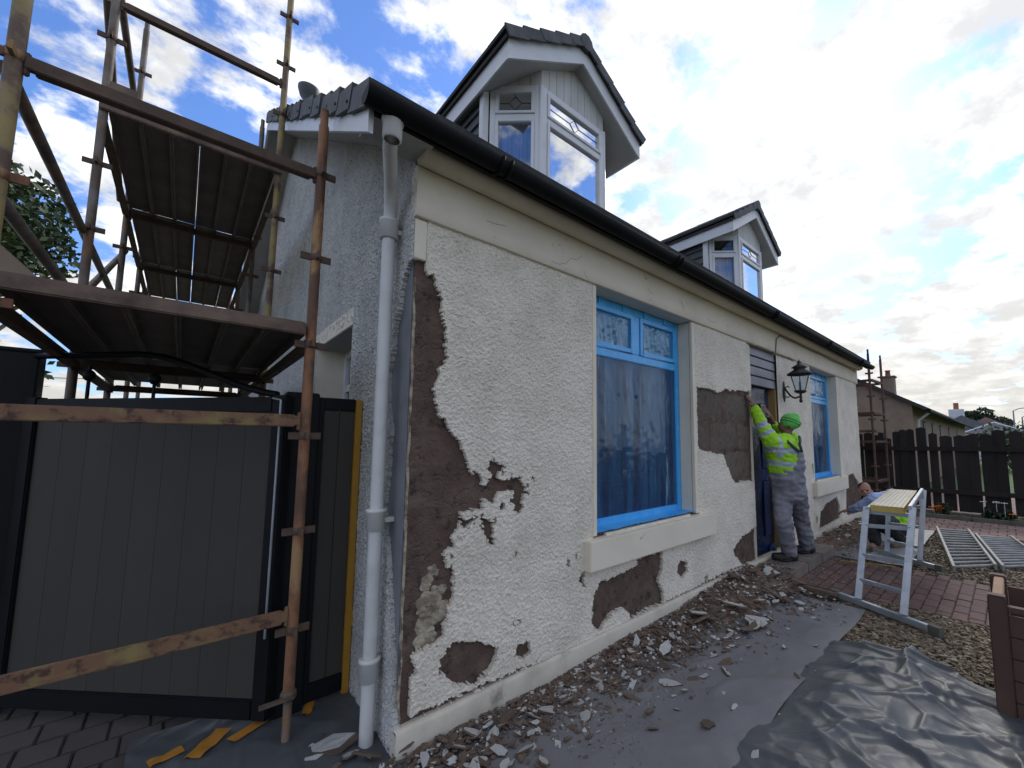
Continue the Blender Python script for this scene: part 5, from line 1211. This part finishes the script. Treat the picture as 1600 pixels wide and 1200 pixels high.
# ================================================================== neighbours and far things
nh = thing('neighbour_house', 'low brown roughcast house beyond the fence with terracotta chimney pot', 'house', (16.5, 3, GZ))
NX, NE = 16.5, 2.66
m = MB(); m.prism([(NX, 0, GZ), (NX, 10, GZ), (NX, 10, NE), (NX, 5, NE + 3.1), (NX, 0, NE)], (24, 0, 0)); m.build('wall', M_nwall, nh)
m = MB(); m.prism([(NX - .18, -.35, NE - .21), (NX - .18, 5, NE + 3.11), (NX - .18, 5, NE + 3.24), (NX - .18, -.38, NE - .10)], (24.4, 0, 0)); m.prism([(NX - .18, 10.35, NE - .21), (NX - .18, 5, NE + 3.11), (NX - .18, 5, NE + 3.24), (NX - .18, 10.38, NE - .10)], (24.4, 0, 0)); m.build('roof', M_nroof, nh)
m = MB(); m.tube([(NX - .2, -.42, NE - .22), (NX + 24.2, -.42, NE - .22)], .07, 8); m.build('gutter', M_black, nh); m = MB(); m.tube([(NX + .3, -.4, NE - .25), (NX + .35, -.1, NE - .5), (NX + .35, -.06, GZ)], .045, 8); m.build('downpipe', M_pipe, nh)
for x in (18.7, 21.2, 24.0, 28.0, 33.0):
    m = MB(); m.box(x, x + .75, -.02, .05, 1.25, 2.2); wdw = m.build('window', M_dark, nh); MB().box(x - .04, x + .79, -.05, -.022, 1.19, 1.25).build('sill', M_smooth, wdw); MB().box(x + .04, x + .71, -.026, -.022, 1.29, 2.16).build('pane', M_slate, wdw)
c = oX(1388, 598, 17.6); ch = MB().box(17.4, 17.8, c.y - .19, c.y + .19, c.z - .8, c.z + .17).build('chimney', M_nwall, nh); MB().box(17.37, 17.83, c.y - .23, c.y + .23, c.z + .17, c.z + .22).build('chimney_cope', M_kerb, ch)
m = MB(); m.lathe([(.085, 0), (.07, .19), (.085, .20), (.085, .23), (.06, .23)], 12, (17.6, c.y, c.z + .22)); m.build('chimney_pot', M_pot, ch); 
def simple_house(name, label, x0, x1, y0, y1, ze, zr, wm, rm, hip=False, chim=None, axis='x'):
    t = thing(name, label, 'house', ((x0 + x1) / 2, (y0 + y1) / 2, GZ)); MB().box(x0, x1, y0, y1, GZ, ze).build('wall', wm, t)
    ym = (y0 + y1) / 2; h = (y1 - y0) * .42 if hip else 0; o_ = .3
    V = [(x0 - o_, y0 - o_, ze), (x1 + o_, y0 - o_, ze), (x1 + o_, y1 + o_, ze), (x0 - o_, y1 + o_, ze), (x0 - o_ + h, ym, zr), (x1 + o_ - h, ym, zr)]
    m = MB(); m._add(V, [(0, 1, 5, 4), (2, 3, 4, 5), (0, 4, 3), (1, 2, 5), (3, 2, 1, 0)]); r = m.build('roof', rm, t)
    for k in range(2): MB().box(x0 - .02, x0 + .02, y0 + (y1 - y0) * (.25 + .4 * k), y0 + (y1 - y0) * (.25 + .4 * k) + 1.0, 1.0, 2.1).build('window', M_dark, t)
    if hip:
        for a_, b_ in ((0, 4), (3, 4), (1, 5), (4, 5)): m = MB(); m.tube([V[a_], V[b_]], .07, 6); m.build('ridge_cap', M_nwhite, r)
    if chim:
        cy_, cz0, cz1 = chim; c_ = MB().box(x0 + .6, x0 + 1.8, cy_ - .6, cy_ + .6, cz0, cz1).build('chimney', M_nwhite, r); 
        MB().tube([(x0 + 1.2, cy_, cz1), (x0 + 1.2, cy_, cz1 + .7)], .22, 8).build('chimney_pot', M_pot, r)
    return t
a = oX(1500, 645, 58); simple_house('white_cottage', 'white gabled cottage with chimney beyond the brown house', 58, 68, a.y - 2.4, a.y + 2.2, 2.7, 4.2, M_nwhite, M_slate, False, (a.y + .35, 3.3, 4.9))
a = oX(1552, 668, 48); simple_house('hipped_house', 'grey hipped roof of a low house behind the fence', 48, 56, a.y - 1.7, a.y + 1.6, a.z - .45, a.z + .45, M_nwhite, M_slate, True)
a = oX(1543, 660, 66); simple_house('red_roofed_house', 'dull red roof peeping below the dark tree', 66, 76, a.y - 1.7, a.y + 1.9, a.z - .6, a.z + .6, M_nwall, M_pinkbrick)
for px, hgt, lab in ((1583, 642, 'taller thin street lamp against the pale sky at far right'), (1597, 652, 'street lamp cut by the right edge of the photo')):
    a = oX(px, hgt, 70); t = thing('street_lamp', lab, 'street lamp', (70, a.y, GZ), 'street lamps on the far road'); MB().tube([(70, a.y, GZ), (70, a.y, a.z)], [.10, .06], 8).build('column', M_lampg, t); m = MB(); m.tube([(70, a.y, a.z), (70, a.y - .5, a.z + .25), (70, a.y - 1.0, a.z + .3)], .05, 6); m.build('arm', M_lampg, t); MB().box(69.85, 70.15, a.y - 1.55, a.y - .95, a.z + .24, a.z + .36).build('lamp_head', M_lampg, t, .03)
# board sheet propped on the lower deck at the left edge
pl2 = [oY(-70, 318, .80), oY(63, 437, .80)]; xe = pl2[1].x + .05
m = MB(); m.prism([(pl2[0].x, .80, 2.072), (xe, .80, 2.072), (pl2[1].x, .80, pl2[1].z), (pl2[0].x, .80, pl2[0].z)], (0, .018, 0))
tag(m.build('board_sheet', M_nwall, None, .002, (pl2[0].x, .80, 2.072)), 'beige speckled board sheet propped on the lower deck at the left edge', 'board')
m = MB(); b0, b1 = oY(-10, 587, 30), oY(190, 594, 30); m.tube([b0 + (b0 - b1) * 2, b0, b1, b1 + (b1 - b0) * 3], .018, 5); tag(m.build('overhead_wire', M_iron, None, 0, (b0.x, 30, b0.z)), 'thin overhead wire crossing the pale sky by the gate post', 'wire')

# ================================================================== people
def organic(name, blobs, mats, parent, vox=.012, smooth=5, paint=None, wrinkle=0.0, wscale=20, seed=0):
    # limbs and volumes fused into ONE continuous skin: a fine voxel shell over the tapered chain, then relaxed
    m = MB()
    for b in blobs:
        if b[0] == 'l':
            _, p0, p1, r0, r1 = b; p0 = Vector(p0); p1 = Vector(p1); n = max(2, int((p1 - p0).length / (.5 * min(r0, r1))) + 1)
            m.tube([p0, p1], [r0, r1], 12); m.ball(p0, r0, 10, 7); m.ball(p1, r1, 10, 7)
        elif b[0] == 'e':
            rot = b[3] if len(b) > 3 else None; m.ball(b[1], b[2], 14, 10, rot)
        elif b[0] == 't': m.tube(b[1], b[2], 14)
    tmp = m.build('tmp_form', M_skin)
    md = tmp.modifiers.new('r', 'REMESH'); md.mode = 'VOXEL'; md.voxel_size = vox; md.adaptivity = 0
    ms = tmp.modifiers.new('s', 'SMOOTH'); ms.iterations = smooth; ms.factor = .5
    dg = bpy.context.evaluated_depsgraph_get(); me = bpy.data.meshes.new_from_object(tmp.evaluated_get(dg)); bpy.data.objects.remove(tmp)
    me.materials.clear()
    for x in (mats if isinstance(mats, (list, tuple)) else [mats]): me.materials.append(x)
    n = len(me.vertices); co = np.empty(n * 3, np.float32); me.vertices.foreach_get('co', co); co = co.reshape(-1, 3)
    if wrinkle:
        no = np.empty(n * 3, np.float32); me.vertices.foreach_get('normal', no); no = no.reshape(-1, 3)
        d = np.array([mnoise.noise((c[0] * wscale, c[1] * wscale, c[2] * wscale * 1.6 + seed)) - .8 * abs(mnoise.noise((c[0] * wscale * .6 + c[2] * 9, c[1] * wscale * .6, c[2] * wscale + seed))) for c in co]); co = co + no * (d * wrinkle)[:, None]
    q = parent; L = np.zeros(3)
    while q is not None: L = L + np.array(q.location); q = q.parent
    if paint is not None:
        fc = np.empty(len(me.polygons) * 3, np.float32); me.polygons.foreach_get('center', fc); fc = fc.reshape(-1, 3); me.polygons.foreach_set('material_index', np.array([paint(Vector(c)) for c in fc], np.int32))
    me.vertices.foreach_set('co', (co - L).astype(np.float32).ravel()); me.polygons.foreach_set('use_smooth', np.ones(len(me.polygons), bool)); me.update(); me.name = name
    o = bpy.data.objects.new(name, me); COL.objects.link(o); o.parent = parent; return o
def hand(p, d, palm_n, s=1.0, curl=.35):
    # palm, four unequal fingers with two bends and a side thumb, as limbs for organic()
    p = Vector(p); d = Vector(d).normalized(); pn = Vector(palm_n); pn = (pn - d * pn.dot(d)).normalized(); sd = d.cross(pn); out = []
    k = p + d * .085 * s
    out += [('l', p, p + d * .03 * s, .026 * s, .030 * s), ('l', p + sd * .018 * s + d * .03 * s, k + sd * .026 * s, .019 * s, .015 * s), ('l', p - sd * .018 * s + d * .03 * s, k - sd * .026 * s, .019 * s, .015 * s), ('l', p + d * .03 * s, k, .020 * s, .017 * s)]
    for off, ln in ((.032, .066), (.011, .080), (-.011, .074), (-.032, .055)):
        b0 = k + sd * off * s; d1 = (d + sd * off * 2.2 + pn * curl * .4).normalized(); b1 = b0 + d1 * ln * .5 * s; d2 = (d1 + pn * curl).normalized(); b2 = b1 + d2 * ln * .5 * s; d3 = (d2 + pn * curl * .8).normalized()
        out += [('l', b0, b1, .0098 * s, .0092 * s), ('l', b1, b2, .0092 * s, .0085 * s), ('l', b2, b2 + d3 * ln * .25 * s, .0085 * s, .0075 * s)]
    t0 = p + sd * .022 * s + d * .02 * s; t1 = t0 + (sd * .8 + d * .7).normalized() * .045 * s; t2 = t1 + (sd * .35 + d + pn * .3).normalized() * .035 * s
    out += [('l', t0, t1, .013 * s, .011 * s), ('l', t1, t2, .011 * s, .009 * s)]
    return out

# --- worker at the door: back to us, leaning to his left, both arms up at the wall edge
SZ = GZ + .115
def wp(px, py, y): return oY(px, py, y)
hip = wp(1233, 764, -.27); wst = wp(1228, 733, -.27); chest = wp(1222, 700, -.26); neck = wp(1229, 681, -.27); head = wp(1231, 664, -.285)
shL = wp(1206, 690, -.22); shR = wp(1240, 688, -.27)
hx = h_; lat = r_            # picture-plane directions: right, and away
w1 = thing('person', 'worker in lime hi-vis jacket and grey dungarees reaching up beside the blue door', 'person', (hip.x, hip.y, SZ))
elL = wp(1192, 668, -.13); haL = wp(1178, 637, -.06); elR = wp(1216, 676, -.10); haR = wp(1203, 652, -.07)
ftL = Vector(wp(1234, 874, -.24)); ftL.z = SZ; ftR = Vector(wp(1262, 869, -.27)); ftR.z = SZ
kL = wp(1224, 812, -.25); kR = wp(1252, 812, -.27); hpL = hip - lat * .085; hpR = hip + lat * .085; anL = Vector((ftL.x, ftL.y, SZ + .09)); anR = Vector((ftR.x, ftR.y, SZ + .09))
fh = (Vector((-.45, .85, .15))).normalized()      # face turned to the door edge
body = [('l', hip, wst, .13, .12), ('l', wst, chest, .12, .14), ('l', chest, neck, .10, .055), ('l', neck, head, .055, .06), ('e', head + Vector((0, 0, .01)), (.078, .085, .105)), ('e', head + fh * .055 - Vector((0, 0, .035)), (.055, .055, .06)), ('l', head + fh * .085 + Vector((0, 0, -.005)), head + fh * .105 - Vector((0, 0, .03)), .012, .016)]
sdv = fh.cross(Vector((0, 0, 1))).normalized()
for s in (-1, 1): body += [('e', head + sdv * .080 * s - fh * .005 - Vector((0, 0, .01)), (.016, .016, .032)), ('e', head + fh * .088 + sdv * .03 * s + Vector((0, 0, .012)), (.013, .013, .010))]
body += [('l', head + fh * .092 - sdv * .02 - Vector((0, 0, .055)), head + fh * .092 + sdv * .02 - Vector((0, 0, .055)), .010, .010)]
body += [('l', chest, shL, .07, .06), ('l', shL, elL, .052, .042), ('l', elL, haL, .040, .028), ('l', chest, shR, .07, .06), ('l', shR, elR, .052, .042), ('l', elR, haR, .042, .028)]
body += hand(haL, Vector((-.2, .25, .9)), (.1, 1, 0), 1.0, .3) + hand(haR, Vector((-.55, .1, .6)), (-.2, 1, 0), 1.05, .3)
body += [('l', hpL, kL, .085, .06), ('l', kL, anL, .058, .04), ('l', hpR, kR, .085, .06), ('l', kR, anR, .058, .04), ('l', anL, ftL + fh * .08 + Vector((0, 0, .05)), .04, .035), ('l', anR, ftR + fh * .08 + Vector((0, 0, .05)), .04, .035)]
organic('body', body, M_skind, w1, .008, 3)
ZB1 = wp(1222, 731, -.27).z; ZB2 = wp(1222, 710, -.27).z
def ax_t(p, a, b): d = b - a; return (p - a).dot(d) / d.length_squared
def jp(c):
    def near_(a, b, r): t = ax_t(c, a, b); return -.1 < t < 1.1 and (c - (a + (b - a) * t)).length < r
    if near_(shL, elL, .10):
        t = ax_t(c, shL, elL)
        if .42 < t < .68: return 1
    if near_(elL, haL, .085):
        t = ax_t(c, elL, haL)
        if .02 < t < .28: return 1
    t = ax_t(c, hip, neck); z = t
    dist = (c - (hip + (neck - hip) * t)).length
    zb = c.z + .10 * (c - hip).dot(lat)
    if (ZB1 < zb < ZB1 + .062 or ZB2 < zb < ZB2 + .062) and not near_(shL, elL, .115): return 1
    u = (c - chest).dot(lat)
    if t > .60 and -.125 < u < -.065 and c.y < chest.y + .02: return 1
    return 0
jk = [('t', [wst - Vector((0, 0, .06)) - lat * .035, wst - lat * .03, wst.lerp(chest, .6) - lat * .01, chest, chest.lerp(neck, .5), neck - Vector((0, 0, .015))], [.165, .180, .190, .185, .14, .075]), ('e', chest - lat * .04, (.19, .16, .17)), ('l', chest - lat * .06, shL, .115, .098), ('l', shL, elL, .104, .086), ('l', elL, haL - (haL - elL).normalized() * .03, .082, .062), ('l', chest + lat * .05, shR, .11, .095), ('l', shR, elR, .092, .075), ('l', elR, elR.lerp(haR, .45), .072, .058)]
organic('jacket', jk, [M_hivis, M_refl], w1, .010, 4, jp, .012, 17, 3)
dg_ = [('t', [hip - Vector((0, 0, .09)), hip, wst - Vector((0, 0, .06)) + lat * .0, wst - Vector((0, 0, .015)) + lat * .01], [.165, .192, .200, .200]), ('e', wst + Vector((0, 0, .03)) + lat * .075 - hx * .09, (.12, .10, .12)), ('e', hip - Vector((0, 0, .05)) - hx * .03, (.185, .175, .14)), ('l', hpL, kL, .125, .098), ('l', kL, anL + Vector((0, 0, .03)), .098, .092), ('l', hpR, kR, .125, .098), ('l', kR, anR + Vector((0, 0, .03)), .098, .092), ('e', wst + Vector((0, 0, .12)) + lat * .075 - hx * .13, (.085, .065, .14), Quaternion((0, 0, 1), R(HEAD - 90)).to_matrix())]
organic('dungarees', dg_, M_overall, w1, .010, 4, None, .016, 13, 9)
for s in (-.035, .07):
    m = MB(); a_ = wst + Vector((0, 0, .21)) + lat * (.07 + .3 * s) - hx * .205; c_ = chest + lat * (s + .03) - hx * .205 + Vector((0, 0, .05)); b_ = chest.lerp(neck, .6) + lat * (s * 1.5) - hx * .150; d2 = neck + lat * (s * 1.9) - hx * .04 + Vector((0, 0, -.01))
    m.tube([a_, c_, b_, d2], .016, 8); m.build('brace_strap', M_strap, w1)
ht = MB()
def hatp(c):
    t = (c - head).dot(hd_); return 1 if (.052 < t < .062 or .022 < t < .032) else 0
hd_ = (Vector((.30, -.25, .9))).normalized()
organic('knit_hat', [('e', head + hd_ * .045 - fh * .01, (.112, .112, .105)), ('e', head + hd_ * .02 - fh * .03, (.112, .112, .07)), ('e', head + hd_ * .10 - fh * .03, (.07, .07, .06))], [M_hat, M_hats], w1, .0065, 4, hatp, .002, 60, 1)
for an, ft in ((anL, ftL), (anR, ftR)):
    fd = Vector((-.55, .75, 0)).normalized()
    organic('boot', [('l', an + Vector((0, 0, .03)), an - Vector((0, 0, .03)), .058, .055), ('l', Vector((ft.x, ft.y, SZ + .05)) - fd * .05, Vector((ft.x, ft.y, SZ + .045)) + fd * .16, .050, .046), ('e', Vector((ft.x, ft.y, SZ + .02)) + fd * .06, (.09, .09, .022))], M_boot, w1, .009, 3)

# --- crouching worker at the far corner, looking back at us, hand on the wall foot
X2 = 6.75
def cp2(px, py, x=X2): return oX(px, py, x)
head2 = cp2(1352, 767); neck2 = cp2(1364, 775, 6.8); ch2 = cp2(1383, 781, 6.85); hip2 = cp2(1396, 818, 6.85)
f2 = Vector((-.93, -.10, .02)).normalized(); s2 = f2.cross(Vector((0, 0, 1))).normalized()
w2 = thing('person', 'crouching worker in pale blue shirt and black trousers looking round from behind the platform', 'person', (hip2.x, hip2.y, GZ))
shA_ = cp2(1366, 780, 6.62); elA = cp2(1342, 793, 6.8); haA = cp2(1327, 797, 7.15); shB_ = cp2(1394, 774, 7.0); elB = cp2(1385, 812, 7.2); haB = cp2(1368, 806, 7.3)
knA = cp2(1362, 812, 6.6); knB = cp2(1385, 818, 6.35); anA = oZ(1368, 850, GZ + .09); anB = oZ(1408, 846, GZ + .09); anA = Vector(anA); anB = Vector(anB)
up2 = (head2 - neck2).normalized(); up2 = (up2 * .4 + Vector((0, 0, 1))).normalized()
b2 = [('l', hip2, ch2, .13, .13), ('l', ch2, neck2, .11, .06), ('l', neck2, head2 - up2 * .03, .06, .06), ('e', head2 + up2 * .02, (.088, .080, .108)), ('e', head2 + f2 * .05 - up2 * .045, (.055, .055, .055)), ('l', head2 + f2 * .085 + up2 * .012, head2 + f2 * .110 - up2 * .022, .010, .016), ('l', head2 + f2 * .088 - s2 * .022 - up2 * .055, head2 + f2 * .088 + s2 * .022 - up2 * .055, .010, .010)]
for s in (-1, 1): b2 += [('e', head2 + s2 * .082 * s - up2 * .01, (.020, .014, .032)), ('l', head2 + f2 * .080 + s2 * .015 * s + up2 * .035, head2 + f2 * .072 + s2 * .050 * s + up2 * .033, .011, .010), ('e', head2 + f2 * .062 + s2 * .042 * s - up2 * .02, (.028, .028, .026))]
b2 += [('l', ch2, shA_, .08, .065), ('l', shA_, elA, .052, .043), ('l', elA, haA, .040, .027), ('l', ch2, shB_, .08, .065), ('l', shB_, elB, .052, .043), ('l', elB, haB, .04, .027)] + hand(haA, Vector((-.3, .9, -.25)), (0, .3, -1), 1.0, .4) + hand(haB, Vector((-.2, .9, -.2)), (0, .3, -1), 1.0, .4)
b2 += [('l', hip2, knA, .10, .065), ('l', knA, anA, .06, .045), ('l', hip2, knB, .10, .065), ('l', knB, anB, .06, .045), ('l', anA, anA + Vector((-.15, .05, -.05)), .045, .035), ('l', anB, anB + Vector((-.15, .05, -.05)), .045, .035)]
def face2(c):
    d = c - head2; u, v, w_ = d.dot(f2), d.dot(s2), d.dot(up2)
    if u > .055 and .004 < w_ < .022 and .018 < abs(v) < .046: return 1
    if u > .06 and -.062 < w_ < -.050 and abs(v) < .026: return 2
    return 0
organic('body', b2, [M_skin, M_hair, M_skind], w2, .0075, 2, face2)
organic('hair', [('e', head2 + up2 * .060 - f2 * .028, (.086, .085, .074)), ('e', head2 - f2 * .045 + up2 * .01, (.058, .080, .080))], M_hair, w2, .008, 3)
organic('shirt', [('t', [hip2 + Vector((0, 0, .05)), hip2.lerp(ch2, .5), ch2, neck2 - up2 * .01], [.165, .175, .175, .075]), ('l', ch2, shA_, .12, .10), ('l', shA_, elA, .088, .074), ('l', elA, elA.lerp(haA, .8), .068, .055), ('l', ch2, shB_, .12, .10), ('l', shB_, elB, .085, .07), ('l', elB, elB.lerp(haB, .75), .066, .052)], M_shirt, w2, .010, 4, None, .014, 15, 5)
organic('hi_vis_vest', [('t', [hip2 + Vector((-.02, -.05, -.05)), hip2 + Vector((-.02, -.03, .06)), hip2.lerp(ch2, .42)], [.20, .205, .17])], [M_hivis, M_refl], w2, .011, 4, None, .012, 15, 6)
organic('trousers', [('e', hip2 - Vector((0, 0, .06)), (.19, .19, .15)), ('l', hip2, knA, .135, .10), ('l', knA, anA + Vector((0, 0, .03)), .098, .075), ('l', hip2, knB, .135, .10), ('l', knB, anB + Vector((0, 0, .03)), .098, .075)], M_trouser, w2, .011, 4, None, .012, 13, 8)
for an in (anA, anB): organic('boot', [('l', an + Vector((0, 0, .03)), Vector((an.x, an.y, GZ + .06)), .060, .055), ('l', Vector((an.x + .05, an.y - .02, GZ + .05)), Vector((an.x - .18, an.y + .07, GZ + .045)), .050, .046)], M_tanboot, w2, .009, 3)
